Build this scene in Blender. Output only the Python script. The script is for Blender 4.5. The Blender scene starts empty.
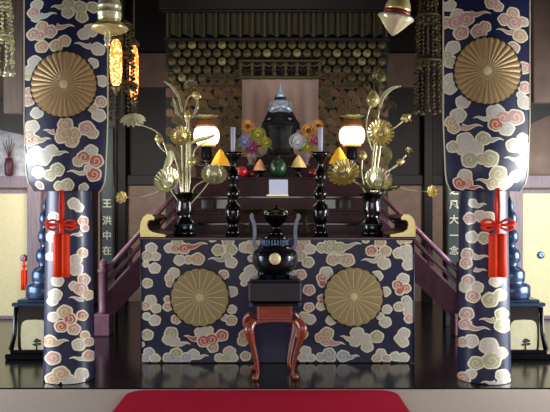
import bpy, math, random
from mathutils import Vector, Matrix
random.seed(7)
SC = bpy.context.scene
COL = SC.collection
F = 664.0            # focal length in pixels of a 550 px wide frame
EYE = 1.26           # eye height above the lacquered floor
PI = math.pi

def P(px, py, d):
    return Vector(((px - 275.0) / F * d, d, EYE - (py - 206.0) / F * d))

# ---------------------------------------------------------------- materials
def lin(c):
    def f(v):
        v /= 255.0
        return v / 12.92 if v <= .04045 else ((v + .055) / 1.055) ** 2.4
    return (f(c[0]), f(c[1]), f(c[2]), 1.0)

def mat(name, c, rough=.5, metal=0.0, scale=20.0, var=.25, bump=0.0, emit=0.0, ecol=None, coat=0.0, stretch=None, spec=None):
    m = bpy.data.materials.new(name); m.use_nodes = True
    nt = m.node_tree; b = nt.nodes['Principled BSDF']
    b.inputs['Roughness'].default_value = rough
    b.inputs['Metallic'].default_value = metal
    b.inputs['Coat Weight'].default_value = coat
    b.inputs['Coat Roughness'].default_value = .12
    if spec is not None: b.inputs['Specular IOR Level'].default_value = spec
    tc = nt.nodes.new('ShaderNodeTexCoord'); mp = nt.nodes.new('ShaderNodeMapping')
    nt.links.new(tc.outputs['Object'], mp.inputs['Vector'])
    if stretch: mp.inputs['Scale'].default_value = stretch
    nz = nt.nodes.new('ShaderNodeTexNoise'); nz.inputs['Scale'].default_value = scale
    nz.inputs['Detail'].default_value = 4
    nt.links.new(mp.outputs[0], nz.inputs['Vector'])
    rp = nt.nodes.new('ShaderNodeValToRGB')
    base = lin(c)
    rp.color_ramp.elements[0].position = .3; rp.color_ramp.elements[1].position = .7
    rp.color_ramp.elements[0].color = tuple(v * (1 - var) for v in base[:3]) + (1,)
    rp.color_ramp.elements[1].color = tuple(min(1, v * (1 + var)) for v in base[:3]) + (1,)
    nt.links.new(nz.outputs['Fac'], rp.inputs['Fac'])
    nt.links.new(rp.outputs['Color'], b.inputs['Base Color'])
    if bump:
        bp = nt.nodes.new('ShaderNodeBump'); bp.inputs['Strength'].default_value = bump
        bp.inputs['Distance'].default_value = .004
        nt.links.new(nz.outputs['Fac'], bp.inputs['Height'])
        nt.links.new(bp.outputs[0], b.inputs['Normal'])
    if emit:
        b.inputs['Emission Color'].default_value = lin(ecol or c)
        b.inputs['Emission Strength'].default_value = emit
    return m

M = {}
M['navy'] = mat('navy silk brocade', (17, 20, 62), .45, 0, 300, .2, .1, coat=.12)
M['rim'] = mat('pale gold thread', (240, 232, 200), .38, .05, 300, .15, .15, coat=.3)
M['w'] = mat('silver white thread', (208, 203, 196), .38, 0, 250, .2, .15, coat=.3)
M['p'] = mat('rose thread', (206, 158, 154), .38, 0, 250, .2, .15)
M['g'] = mat('sage thread', (182, 182, 150), .38, 0, 250, .2, .15)
M['o'] = mat('apricot thread', (206, 172, 142), .38, 0, 250, .2, .15)
M['b'] = mat('lilac blue thread', (176, 180, 206), .38, 0, 250, .2, .15)
M['r'] = mat('coral red thread', (196, 100, 92), .38, 0, 250, .2, .15)
M['swirl'] = mat('muted gold thread', (226, 216, 180), .4, .05, 300, .15, .15)
M['crest'] = mat('woven gold crest', (172, 154, 104), .6, .05, 90, .12, .1)
M['crestsilk'] = mat('silk gold crest', (178, 146, 100), .42, .3, 90, .12, .1)
M['crestline'] = mat('pale crest piping', (228, 212, 160), .5, .1, 90, .1)
M['crestdark'] = mat('crest outline', (30, 22, 18), .6)
M['gold'] = mat('polished gilt metal', (240, 222, 150), .25, .5, 40, .12)
M['goldpale'] = mat('pale gilt metal', (236, 230, 186), .25, .4, 40, .12)
M['olddim'] = mat('tarnished gold', (78, 68, 40), .6, .35, 60, .4, .2)
M['oldbright'] = mat('bright old gold', (128, 120, 74), .5, .4, 60, .3, .2)
M['lacq'] = mat('black lacquer', (12, 10, 12), .16, 0, 8, .3, coat=.5)
M['lacqred'] = mat('dark red lacquer', (46, 16, 20), .4, 0, 8, .25, spec=.3)
M['rail'] = mat('plum red lacquered wood', (128, 86, 104), .4, 0, 12, .2, coat=.3)
M['bronze'] = mat('dark patinated bronze', (22, 28, 34), .22, .55, 15, .3, coat=.4)
M['bluebronze'] = mat('blue grey bronze', (62, 80, 110), .25, .6, 15, .3)  # blue reflections on the bronze put into its base colour
M['handle'] = mat('dull pewter bronze', (96, 104, 118), .35, .5, 15, .25)
M['redwood'] = mat('polished rosewood', (140, 62, 42), .28, 0, 10, .3, stretch=(1, 1, 8), coat=.5)
M['purple'] = mat('dark plum cloth', (22, 15, 26), .5, 0, 120, .2, .1)
M['floor'] = mat('black lacquered floorboards', (15, 13, 15), .2, 0, 3, .35, .03, stretch=(5, .4, 1), coat=.25)
M['tatami'] = mat('pale grey beige matting', (172, 156, 142), .8, 0, 60, .12, .2, stretch=(1, 12, 1))
M['carpet'] = mat('crimson carpet pile', (164, 15, 46), .95, 0, 400, .2, .5, spec=.1)
M['dark'] = mat('smoke darkened timber', (12, 10, 9), .6, 0, 6, .4, .05, stretch=(1, 1, .2))
M['brown'] = mat('brown panel timber', (104, 84, 72), .65, 0, 6, .2, .05)
M['plaster'] = mat('warm grey plaster', (158, 138, 124), .85, 0, 12, .12, .1)
M['greypost'] = mat('grey brown post', (112, 98, 90), .7, 0, 8, .2, .05, stretch=(6, 6, .5))
M['post'] = mat('grey weathered post', (120, 106, 112), .6, 0, 8, .2, .05, stretch=(6, 6, .5))
M['fusuma'] = mat('cream door paper', (212, 202, 158), .85, 0, 30, .05, .05)
M['lintel'] = mat('nearly black lintel', (26, 20, 20), .6, 0, 6, .3)
M['silver'] = mat('silvery painted panel', (150, 150, 154), .7, 0, 14, .35)
M['redcord'] = mat('vermilion silk cord', (240, 62, 26), .6, 0, 120, .12, .2, spec=.2)
M['plaque'] = mat('dark green lacquer plaque', (38, 47, 44), .4, 0, 10, .2, coat=.3)
M['glyph'] = mat('pale gilt lettering', (168, 166, 146), .5, .1, 40, .1)
M['candle'] = mat('white candle wax', (214, 218, 235), .45, 0, 20, .03)
M['card'] = mat('white paper card', (205, 205, 232), .8, 0, 20, .03)
M['paper'] = mat('glowing lantern paper', (255, 240, 214), .8, 0, 20, .03, emit=2.2, ecol=(255, 236, 205))
M['amber'] = mat('lamplit amber glass', (255, 140, 40), .5, 0, 20, .05, emit=1.6, ecol=(255, 120, 25))
M['lampwood'] = mat('lantern cap wood', (120, 70, 34), .5, 0, 20, .2)
M['melon'] = mat('watermelon rind', (28, 60, 36), .3, 0, 9, .6, stretch=(4, 4, .4))
M['apple'] = mat('red fruit skin', (190, 30, 38), .3, 0, 10, .25)
M['plum'] = mat('dark red fruit skin', (112, 22, 34), .3, 0, 10, .25)
M['yellow'] = mat('yellow offering paper', (240, 172, 30), .6, 0, 20, .1)
M['peach'] = mat('peach offering paper', (226, 160, 112), .6, 0, 20, .1)
M['straw'] = mat('pale yellow offering paper', (232, 206, 130), .6, 0, 20, .1)
M['petal_y'] = mat('sunflower petal', (192, 127, 34), .7, 0, 30, .15)
M['petal_w'] = mat('white petal', (175, 178, 181), .7, 0, 30, .08)
M['petal_g'] = mat('yellow green petal', (144, 136, 42), .7, 0, 30, .15)
M['petal_m'] = mat('magenta petal', (130, 40, 78), .6, 0, 30, .15)
M['petal_b'] = mat('lilac petal', (108, 108, 151), .7, 0, 30, .15)
M['seed'] = mat('brown flower centre', (70, 36, 16), .8, 0, 60, .3, .3)
M['stem'] = mat('green stem', (60, 84, 44), .6, 0, 20, .2)
M['cloth'] = mat('dusty pink hanging cloth', (158, 132, 122), .8, 0, 60, .08, .1, stretch=(6, 6, .3))
M['statue'] = mat('dark bronze statue', (14, 16, 20), .5, .3, 14, .3)
M['statuepale'] = mat('pale silvered bronze', (172, 186, 200), .35, .4, 25, .3)  # dark bronze paled to carry the light on head and chest
M['leafdark'] = mat('painted leaf motif', (40, 48, 30), .7)
M['cream'] = mat('cream painted panel', (206, 198, 160), .6, 0, 20, .06)
M['redband'] = mat('red enamel band', (150, 36, 26), .4)

def sunlit_gilt(name):
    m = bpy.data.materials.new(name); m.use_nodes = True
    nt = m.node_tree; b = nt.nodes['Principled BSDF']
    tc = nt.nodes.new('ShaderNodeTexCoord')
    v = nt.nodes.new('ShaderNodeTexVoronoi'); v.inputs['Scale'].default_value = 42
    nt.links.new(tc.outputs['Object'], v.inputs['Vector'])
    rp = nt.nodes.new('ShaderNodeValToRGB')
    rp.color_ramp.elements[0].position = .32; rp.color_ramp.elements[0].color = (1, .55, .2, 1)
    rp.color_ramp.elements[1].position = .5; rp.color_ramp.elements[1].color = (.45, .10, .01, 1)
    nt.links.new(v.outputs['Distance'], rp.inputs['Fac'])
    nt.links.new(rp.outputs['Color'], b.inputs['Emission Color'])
    b.inputs['Emission Strength'].default_value = 4.5  # emission stands in for sunlight catching the gilt
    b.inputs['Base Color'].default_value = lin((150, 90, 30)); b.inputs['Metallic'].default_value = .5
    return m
M['openwork'] = sunlit_gilt('pierced gilt lit from within')

# ---------------------------------------------------------------- mesh builder
class MB:
    def __init__(s):
        s.v = []; s.f = []; s.m = []; s.sm = []
    def add(s, vs, fs, mi=0, smooth=False):
        o = len(s.v); s.v += [Vector(v) for v in vs]
        for f in fs:
            s.f.append([i + o for i in f]); s.m.append(mi); s.sm.append(smooth)
        return s
    def box(s, c, size, mi=0, rot=None, bev=0.0):
        c = Vector(c); h = [x / 2 for x in size]
        R = rot or Matrix.Identity(3)
        if bev <= 0: bev = min(h) * .12
        b = min(bev, min(h) * .49)
        vs = []; idx = {}
        for sx in (-1, 1):
            for sy in (-1, 1):
                for sz in (-1, 1):
                    for ax in range(3):
                        p = Vector((sx * (h[0] - b), sy * (h[1] - b), sz * (h[2] - b)))
                        p[ax] = (sx, sy, sz)[ax] * h[ax]
                        idx[(sx, sy, sz, ax)] = len(vs); vs.append(c + R @ p)
        fs = []
        for ax in range(3):
            a, d = [(1, 2), (2, 0), (0, 1)][ax]
            for sg in (-1, 1):
                q = []
                for (u, w) in ((-1, -1), (1, -1), (1, 1), (-1, 1)):
                    k = [0, 0, 0]; k[ax] = sg; k[a] = u; k[d] = w
                    q.append(idx[(k[0], k[1], k[2], ax)])
                fs.append(q if sg > 0 else q[::-1])
        for ax in range(3):
            a, d = [(1, 2), (2, 0), (0, 1)][ax]
            for su in (-1, 1):
                for sw in (-1, 1):
                    def key(e, axx):
                        k = [0, 0, 0]; k[ax] = e; k[a] = su; k[d] = sw
                        return idx[(k[0], k[1], k[2], axx)]
                    fs.append([key(-1, a), key(1, a), key(1, d), key(-1, d)])
        for sx in (-1, 1):
            for sy in (-1, 1):
                for sz in (-1, 1):
                    fs.append([idx[(sx, sy, sz, k)] for k in range(3)])
        return s.add(vs, fs, mi)
    def lathe(s, prof, c=(0, 0, 0), seg=24, mi=0, axis=None, scale=(1, 1), smooth=True, lobes=0, lob=0.0):
        """prof: [(radius, height)...] about Z (or axis) from c."""
        c = Vector(c)
        if axis is None: U, V, W = Vector((1, 0, 0)), Vector((0, 1, 0)), Vector((0, 0, 1))
        else: U, V, W = frame(axis)
        vs = []; fs = []; n = len(prof)
        for (r, z) in prof:
            for k in range(seg):
                a = 2 * PI * k / seg
                rr = r * (1 + lob * math.cos(lobes * a)) if lobes else r
                vs.append(c + U * (rr * math.cos(a) * scale[0]) + V * (rr * math.sin(a) * scale[1]) + W * z)
        for i in range(n - 1):
            for k in range(seg):
                k2 = (k + 1) % seg
                fs.append([i * seg + k, i * seg + k2, (i + 1) * seg + k2, (i + 1) * seg + k])
        if prof[0][0] > 1e-5: fs.append(list(range(seg))[::-1])
        if prof[-1][0] > 1e-5: fs.append([(n - 1) * seg + k for k in range(seg)])
        return s.add(vs, fs, mi, smooth)
    def tube(s, pts, r, seg=8, mi=0, smooth=True):
        pts = [Vector(p) for p in pts]; n = len(pts)
        rs = r if isinstance(r, (list, tuple)) else [r] * n
        vs = []; fs = []; U = None
        for i, p in enumerate(pts):
            t = (pts[min(i + 1, n - 1)] - pts[max(i - 1, 0)]).normalized()
            if U is None: U = frame(t)[0]
            else:
                U = (U - t * U.dot(t))
                U = U.normalized() if U.length > 1e-6 else frame(t)[0]
            V = t.cross(U)
            for k in range(seg):
                a = 2 * PI * k / seg
                vs.append(p + U * (rs[i] * math.cos(a)) + V * (rs[i] * math.sin(a)))
        for i in range(n - 1):
            for k in range(seg):
                k2 = (k + 1) % seg
                fs.append([i * seg + k, i * seg + k2, (i + 1) * seg + k2, (i + 1) * seg + k])
        fs.append(list(range(seg))[::-1]); fs.append([(n - 1) * seg + k for k in range(seg)])
        return s.add(vs, fs, mi, smooth)
    def ball(s, c, r, mi=0, sx=1, sy=1, sz=1, seg=16, axis=None):
        n = 10
        prof = [(r * math.sin(PI * i / n) if 0 < i < n else 0.0004 * r, -r * sz * math.cos(PI * i / n)) for i in range(n + 1)]
        return s.lathe(prof, c, seg, mi, axis, (sx, sy))
    def prism(s, poly, y0, y1, mi=0):
        """poly [(x,z)] extruded along Y."""
        n = len(poly)
        vs = [(x, y0, z) for x, z in poly] + [(x, y1, z) for x, z in poly]
        fs = [list(range(n)), [n + k for k in range(n)][::-1]]
        for k in range(n): fs.append([k, k + n, (k + 1) % n + n, (k + 1) % n])
        return s.add(vs, fs, mi)
    def build(s, name, mats, parent=None, origin=None, **props):
        if not isinstance(mats, (list, tuple)): mats = [mats]
        if parent is not None: o0 = parent['_w']; o0 = Vector(o0)
        elif origin is not None: o0 = Vector(origin)
        else:
            lo = [min(v[i] for v in s.v) for i in range(3)]; hi = [max(v[i] for v in s.v) for i in range(3)]
            o0 = Vector(((lo[0] + hi[0]) / 2, (lo[1] + hi[1]) / 2, lo[2]))
        me = bpy.data.meshes.new(name)
        me.from_pydata([tuple(v - o0) for v in s.v], [], s.f)
        for m in mats: me.materials.append(m)
        me.polygons.foreach_set('material_index', s.m)
        me.polygons.foreach_set('use_smooth', s.sm)
        me.update()
        import bmesh
        bm = bmesh.new(); bm.from_mesh(me); bmesh.ops.recalc_face_normals(bm, faces=bm.faces)
        bm.to_mesh(me); bm.free()
        ob = bpy.data.objects.new(name, me); COL.objects.link(ob)
        if parent is not None: ob.parent = parent
        else: ob.location = o0
        ob['_w'] = tuple(o0)
        for k, v in props.items(): ob[k] = v
        return ob

def frame(axis):
    W = Vector(axis).normalized()
    t = Vector((0, 0, 1)) if abs(W.z) < .95 else Vector((0, 1, 0))
    U = t.cross(W).normalized(); V = W.cross(U)
    return U, V, W

def thing(name, loc, label, category, group=None):
    o = bpy.data.objects.new(name, None); COL.objects.link(o)
    o.location = loc; o['_w'] = tuple(loc); o.empty_display_size = .1
    o['label'] = label; o['category'] = category
    if group: o['group'] = group
    return o
def tag(o, label, category, group=None):
    o['label'] = label; o['category'] = category
    if group: o['group'] = group
    return o
def struct(o): o['kind'] = 'structure'; return o
def dup(root, loc):
    r = root.copy(); COL.objects.link(r); r.location = loc; r['_w'] = tuple(loc)
    def rec(src, par):
        for ch in list(src.children):
            c = ch.copy(); COL.objects.link(c); c.parent = par
            rec(ch, c)
    rec(root, r)
    return r
def arc(p0, p1, p2, n=10):
    p0, p1, p2 = Vector(p0), Vector(p1), Vector(p2)
    return [p0 * (1 - t) ** 2 + p1 * 2 * t * (1 - t) + p2 * t * t for t in [i / n for i in range(n + 1)]]
def spline(pts, n=6):
    pts = [Vector(p) for p in pts]; out = []
    for i in range(len(pts) - 1):
        a = pts[max(i - 1, 0)]; b = pts[i]; c = pts[i + 1]; d = pts[min(i + 2, len(pts) - 1)]
        for k in range(n):
            t = k / n
            out.append(.5 * ((2 * b) + (c - a) * t + (2 * a - 5 * b + 4 * c - d) * t * t + (3 * b - a - 3 * c + d) * t ** 3))
    out.append(pts[-1]); return out

# ---------------------------------------------------------------- brocade
BM = ['navy', 'rim', 'w', 'p', 'g', 'o', 'b', 'r', 'swirl']
def parse(txt):
    out = []
    for cl in txt.split('|'):
        L = []
        for it in cl.split(';'):
            t = it.split()
            if not t: continue
            if t[0] == 'T': L.append(('T', *[float(x) for x in t[1:5]], t[5], float(t[6]) if len(t) > 6 else 3.2))
            else: L.append(('C', float(t[0]), float(t[1]), float(t[2]), t[3]))
        out.append(L)
    return out
def embroider(mb, mp, clouds, lim, base=.002, rimw=1.3, step=.0006):
    u0, u1, v0, v1 = lim
    cu = lambda x: min(max(x, u0), u1)
    cv = lambda y: min(max(y, v0), v1)
    def pt(x, y, off): return mp(cu(x), cv(y), off)
    def disc(x, y, r, off, mi, wob=0.0, ph=0.0, inner=0.0):
        if x + r < u0 or x - r > u1 or y + r < v0 or y - r > v1: return
        n = 18; vs = []; fs = []
        rings = [1.0, .66, .33] if not inner else [1.0, inner]
        for q in rings:
            for k in range(n):
                a = 2 * PI * k / n
                rr = r * q * (1 + wob * math.cos(5 * a + ph))
                vs.append(pt(x + rr * math.cos(a) * 1.06, y + rr * math.sin(a) * .95, off))
        for i in range(len(rings) - 1):
            for k in range(n):
                k2 = (k + 1) % n
                fs.append([i * n + k, i * n + k2, (i + 1) * n + k2, (i + 1) * n + k])
        if not inner:
            vs.append(pt(x, y, off)); c = len(vs) - 1; o = (len(rings) - 1) * n
            for k in range(n): fs.append([o + k, o + (k + 1) % n, c])
        mb.add(vs, fs, mi)
    def ribbon(pts, ws, off, mi):
        vs = []; fs = []; n = len(pts)
        for i in range(n):
            a = pts[max(i - 1, 0)]; b = pts[min(i + 1, n - 1)]
            dx, dy = b[0] - a[0], b[1] - a[1]; l = math.hypot(dx, dy) or 1
            nx, ny = -dy / l * ws[i], dx / l * ws[i]
            vs += [pt(pts[i][0] + nx, pts[i][1] + ny, off), pt(pts[i][0] - nx, pts[i][1] - ny, off)]
        for i in range(n - 1): fs.append([2 * i, 2 * i + 1, 2 * i + 3, 2 * i + 2])
        mb.add(vs, fs, mi)
    for cl in clouds:
        cxs = [e[1] for e in cl if e[0] == 'C']
        mx = sum(cxs) / max(1, len(cxs)); N = len(cl)
        for i, e in enumerate(cl):
            ph = random.random() * 6
            o1 = base + i * step * .2; o2 = base + step * (1.5 + i * .2); o3 = base + step * (3.2 + i * .2)
            if e[0] == 'C':
                _, x, y, r, c = e
                disc(x, y, r + .3, o1, 1, .05, ph)
                disc(x, y, r - rimw, o2, BM.index(c), .05, ph)
                if r > 4.6:
                    sg = 1 if x < mx else -1
                    n = 16; pts = []; ws = []
                    for k in range(n + 1):
                        t = k / n; a = .6 + t * 2.3 * PI
                        q = (r - rimw) * (.78 - .62 * t)
                        pts.append((x + sg * q * math.cos(a), y + q * math.sin(a))); ws.append(.5)
                    ribbon(pts, ws, o3, 8)
            else:
                _, x0, y0, x1, y1, c, w = e
                n = 10; pts = []; ws = []
                l = math.hypot(x1 - x0, y1 - y0)
                for k in range(n + 1):
                    t = k / n
                    pts.append((x0 + (x1 - x0) * t, y0 + (y1 - y0) * t + math.sin(t * 2 * PI) * l * .07)); ws.append(w * (1 - t) + .25)
                ribbon(pts, ws, o1, 1)
                ribbon(pts[:-2], [max(.1, q - .9) for q in ws[:-2]], o2, BM.index(c))

def crest(mp, cx, cy, R, parent, off=.006, n=16, name='chrysanthemum_crest', m0='crest', lw=.016, bulge=.7):
    mb = MB()
    # dark outline disc with scalloped edge
    def ring_disc(r, o, mi, sc=0.0):
        seg = n * 6; vs = [mp(cx, cy, o)]; fs = []
        rings = [.25, .5, .75, 1.0]
        for q in rings:
            for k in range(seg):
                a = 2 * PI * k / seg
                rr = r * q * (1 - (sc * (1 - abs(math.cos(n * a / 2))) if q == 1 else 0))
                vs.append(mp(cx + rr * math.cos(a), cy + rr * math.sin(a), o))
        for k in range(seg): fs.append([0, 1 + k, 1 + (k + 1) % seg])
        for i in range(3):
            for k in range(seg):
                k2 = (k + 1) % seg
                fs.append([1 + i * seg + k, 1 + i * seg + k2, 1 + (i + 1) * seg + k2, 1 + (i + 1) * seg + k])
        mb.add(vs, fs, mi)
    ring_disc(R * 1.05, off, 2, .02)
    for k in range(n):
        a0 = 2 * PI * (k + .5) / n; hw = PI / n
        vs = []; fs = []; A = 6; B = 8
        for i in range(B + 1):
            q = .12 + .88 * i / B
            for j in range(A + 1):
                s = -1 + 2 * j / A
                rr = R * q
                if i >= B - 1: rr = R * (q - .035 * abs(s) ** 2.5 * (1 if i == B else .3))
                h = .0035 * (1 - s * s) * min(1, q * 1.5) * (R / 30)
                vs.append(mp(cx + rr * math.cos(a0 + s * hw * .985), cy + rr * math.sin(a0 + s * hw * .985), off + .0012 + h * bulge))
        for i in range(B):
            for j in range(A):
                fs.append([i * (A + 1) + j, i * (A + 1) + j + 1, (i + 1) * (A + 1) + j + 1, (i + 1) * (A + 1) + j])
        mb.add(vs, fs, 0, True)
        a = 2 * PI * k / n; vs = []; wv = lw
        for q in (.1, .4, .7, .93):
            w = wv * R * (.55 + .3 * q)
            for sg in (-1, 1):
                vs.append(mp(cx + R * q * math.cos(a) - sg * w * math.sin(a), cy + R * q * math.sin(a) + sg * w * math.cos(a), off + .0030))
        mb.add(vs, [[2 * i, 2 * i + 1, 2 * i + 3, 2 * i + 2] for i in range(3)], 1)
    seg = 16
    vs = [mp(cx, cy, off + .008)] + [mp(cx + R * .13 * math.cos(2 * PI * k / seg), cy + R * .13 * math.sin(2 * PI * k / seg), off + .0045) for k in range(seg)]
    mb.add(vs, [[0, 1 + k, 1 + (k + 1) % seg] for k in range(seg)], 1, True)
    return mb.build(name, [M[m0], M['crestline'], M['crestdark']], parent)

exec_data = None
ALTAR = """151.6 248 6 w;147.7 255.8 6 g;156.2 256.3 5 w;146 264 3.5 w;155 268 6 w|147.7 283 5.5 g|
177.4 243 6 g;169.8 248 5.5 w;175.7 249 5 r;184.2 248.5 6.2 r;T 187 246 208 244 r 3.4;180 260 6 w;189 259.5 5 o;197.8 258.8 7 o|
174 272.8 6 w;169.8 277.8 5 o;170.6 283 4.5 o|151 300 6 w;146 305.6 5 p;156.2 308 5.4 w;147 316 4.4 w;155 320 6.2 w|
168 299 4 o;168 306.5 5 p|176.6 319 5.4 p|147.7 334.5 6.2 g|142 344 3 w|
171.5 332.8 7 g;169 338.7 6.5 w;T 176 342 191 344 w 3.6;174 340.5 6.2 w|149.4 352 5.6 b;145 358 5.5 b;155.4 358 5.4 w|
T 196 356 209 355.7 w 3;193.6 354 6 w;186 357.5 6 b;176.6 353 6.4 g;169 357.5 6 b;177 359 5 b|
T 196 338.5 184 335.7 r 3;201 332 6.4 w;208 330 5.6 w;203.8 340.5 7 r;213 347 5.8 p;212 339 7 r;222 335 6.6 r|
229.6 351.5 6.4 w;219.4 357.4 5 w;233 357.4 5.4 w;226 357.6 5 g|232 309 5 w;225 317.5 4 w;231.3 320 6 o|
245.7 335 6.8 o;243 340.5 5.8 o|245.7 355.7 5.4 p|212.6 238.5 4 g|
T 225 258.3 208 259.4 g 2.8;228 241.5 6.2 g;218.6 250 6.6 g;231.3 249.5 6.2 g;227 256.4 5 g;231.3 262.4 6.2 w|
254 241.5 6.4 w;245 247.3 6.2 w;251 248 6.2 o|251.7 258.3 4 w|251 271 7 w;245 277 5.4 w;244 283 3.4 w|223.7 274.4 5.4 p|232 291.4 6 w|
304 241.5 6.2 o;299.6 247.5 6.2 p;309.8 249 5.8 w;301 256 6 g;308 262 6.2 g|
T 341 246 361.5 244 g 3.6;330 242.6 6.4 g;321.7 247.6 6 g;329.3 248.6 6 g;338.7 248 7 g;332.7 259.5 6.6 o;340 259 5 g;347 260 7.6 o|
326 272.7 7 w;321.7 277.8 5.6 r;322.5 283 4.6 r|291 274.4 6 w;300.5 274.4 6 p|309 289.7 6.2 p|309 307 5.4 p;304 316.7 6 w;310 319 5.8 w|
321 305.6 5.2 w|331 320 5.4 w|321.7 298 4.4 p|302 333.6 6 w|T 330 341.5 345 344.3 p 3.4;326.8 333 7 o;321 337.2 6.2 o;326 340.6 6 p|
305.6 350.6 5.6 w;303 357.4 5.2 w;310.6 357.4 4.8 w|T 347 356.4 359.5 355.8 b 3;343 355.7 6.6 b;329 353 6.4 b;321 356.8 5.4 b;330 358 5.4 b|
T 351 338.6 340 336 w 3;357 332.8 7 w;363.8 338.7 7 w;355 341 6 w;367 346.4 6.2 w;376.5 336.4 7 g|386.7 309 5.2 w;380 316 4 w;385 321.8 6.2 w|
398.6 306.5 5.4 g;408 305 6 w;408 311.6 5.2 w;408.8 318.4 5.2 p|403.7 332.8 6.2 w;399.4 338 5.6 w;403 342 5.6 w|
380.7 353 5.4 w;376.5 358 5 p;386 358 5 p|395 356 5.4 w;403 357.4 6 w|365.5 239.5 4 g|402 240 5.4 o;408 239.6 4 o|
T 377 259.6 361 260.4 w 2.8;380 242.4 5.8 o;371.4 250.7 6.2 r;385 251 6.2 o;380 257.8 5.2 w;384 263.4 6.6 w|
405.4 249.8 6.8 w;398.6 253 6.2 w;407 256.4 6.2 w;408 264.6 6.2 w|402.8 278.7 6.4 w;397.7 284.6 5.8 r;405.4 288 5.4 r;399.4 290.8 4.8 r|
376.5 276 6.2 w|385 291.4 5.6 w|406 300 5.2 b"""
BL = """T 40 14 57 13.7 w;37 3 6 w;33.7 10 6 p;36.4 15.5 5 w|T 64 6 51 7 g;69 3.6 6 g;80 7 7 g;68 12.8 6 g;82 16.4 6 g;93 5.5 6 g|
T 56 26 75 26.6 p;42 25.5 6 o;33.7 32 6.6 p;40 34.6 5.4 p;50 31 7 p|42 45.5 6.6 o;64.6 41 6.2 o;56.4 45.5 6.6 o|34.6 60 6.6 w;30 68.3 6.2 w|29 73.5 5 g|
T 92 44.6 74 43.7 w;91 29 7 w;83.7 33.7 5.8 w;98 47 7 w|93 62 5.6 w|102 79 6.2 w|29 90 5.2 p;28.5 99 6 p|37 112 6.2 w|
93 107 5.2 o;101 100 6.2 p;99 114 7 w|T 37 139 51 139 o;32 125.6 7 w;28.5 134 6 o;34.6 139 5 o;29 140 5.8 r|
T 55 131.5 43 130 p 3;65.5 124.6 7.6 o;64.6 133 8 o;87 128 8 p;93 132.6 6 p;74.6 134 7 o;61 138 6 o;72 141 7 o|
T 55 152 69 153 g 3;35.5 152 7 w;51 150.5 6.4 w;31 158 7 b;42 157 9 w;49 175 6.2 g;37 172 6.4 w;57 169.6 7.2 g|
T 86 172 67 172 w 2.6;92 150.5 6.8 w;84.7 157 7.2 r;79 161.4 5.8 o;97.4 160.5 7.6 r;90 168.5 5 w;95.6 174 7.6 r|58 187 6.5 g;67 185 7 g|85.6 188 5.5 b|35.5 185 4.4 p"""
BR = """450 2.7 6 w;443.7 2.7 5 w|498 6.5 5.4 p;492 2.7 7 p|T 470 13 491 13.7 p;457 12.5 6.2 w;445.5 19 6.6 p;466 18 8 p;455.5 20 8 p|461 31.5 7.6 p;484.6 27 6.2 p;479 31.5 8 p|
T 513 31 496 29.5 p 2.6;513 11.5 6.2 o;504.7 19 6.6 p;523 19 5.4 p;514 20.5 8 p;520 33.7 7.2 o|452.8 45.5 7.2 w;446.4 53 6.2 g;451 60 6.4 g|513 46.4 6.6 o|524 65.6 6.6 p|
450 77 6.2 w;450 86.4 6.8 w|463 101 7.2 w|524.7 85.5 6.6 p;521 93.7 4.4 w;524.7 101 7.2 w|T 461 126 483 126.5 o 3.4;458 114.6 8 w;451 121 6.6 o;453.7 127 6.2 o|
T 489 118 473 118 w 3;495.6 112.4 9 w;503 118 8 p;515.6 116.4 8.6 p;506.5 128 8 w;495.6 124 7.6 r|
T 487 138.6 504 140 g 3.4;452 146 6.4 g;464.6 140.5 9 w;483 138.6 7.4 g;475.5 147.7 8 w;463 148.7 7.4 w;481 158.7 6 g;469 159.6 8.6 g;490 158.7 9 g|
T 520 158.5 504.5 158 w 2.4;523 137 5.4 w;514 145 7.6 w;524.7 147 7.2 w;524 161.4 6.4 w|T 466 185 484 188.7 r 3;463.7 176 7.6 w;466 183 6 p;457 183 7 r|
T 492 180.5 475 180.5 g 3;499 174 9 g;494 183 7 g;517.4 176 6.4 w;508 183 7.4 w"""
PL = """74 203.5 6.2 w;79.5 207.5 5 w|53 217 5.4 w|T 82 233 70 236 w 2.6;84 221 5.4 p;85.5 228 4.4 p|51 237 5.2 w|83 253 5.4 o;76 260 6.2 w;76 269 7.2 w|49.6 256.5 4.2 w|
84 279.5 6.2 p;74 286 5 w;80.7 288.7 7 p|57.6 281 6 w|55.5 295 6.6 w;53 301 5.2 w|T 83 298.5 69 298 w 2.8;88 295 5.6 o|
65 312 7.4 o;54 317 5.4 w;82 315.5 5.6 r;70 319 6.4 r;61.5 326.4 6.4 r;73.7 329 6.4 p|T 53 342 69 341 o 4;50.6 341 6.4 o|84.6 335 4.6 o;78.5 344.6 6.6 w;88 341.6 5 p|T 84 357.5 69 358.6 w 2.6;88 355.5 6 p|
54 358 7.2 p|69 380 6.4 w;61.5 373.7 8.2 o;54 378.6 7 o;81 373.7 6.4 w;78.5 380.5 5.4 w"""
PR = """T 475 205 487 204.6 w 3;472 203 4.6 w|469 218.4 6.4 p;489 217.4 6.4 w;479.5 216 6.4 w|471.5 237 6.4 w;484 238 6.6 g|T 473 256 490 257.6 w 3.2;467 254 6.4 p;465.7 263 6.4 p|T 474 269 487 271 w 2.4|
468 280.6 6.4 p;464.6 286.6 6 w;477 287.6 6.4 w|495.7 281 6.4 w|473 296 7.2 p;499.6 295 6.4 g;490 300 8 g|T 470 326.4 490 330 p 3;467 314 7.2 p;465.6 324 6.2 p|T 495 319.5 479 320 g 3;501 314 6.4 g;502 325 8 g|
471.7 341 7.2 w;463 342 5.4 p;488.7 346 9 w;499.6 353 6.4 w;476.6 363 7.4 g;491 360.4 9 g|464.4 378.4 7.2 p;471.7 373.7 5.4 w|T 495 382 481 382.6 w 2.6;501 375 6.4 w;503 383 7 w"""

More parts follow.
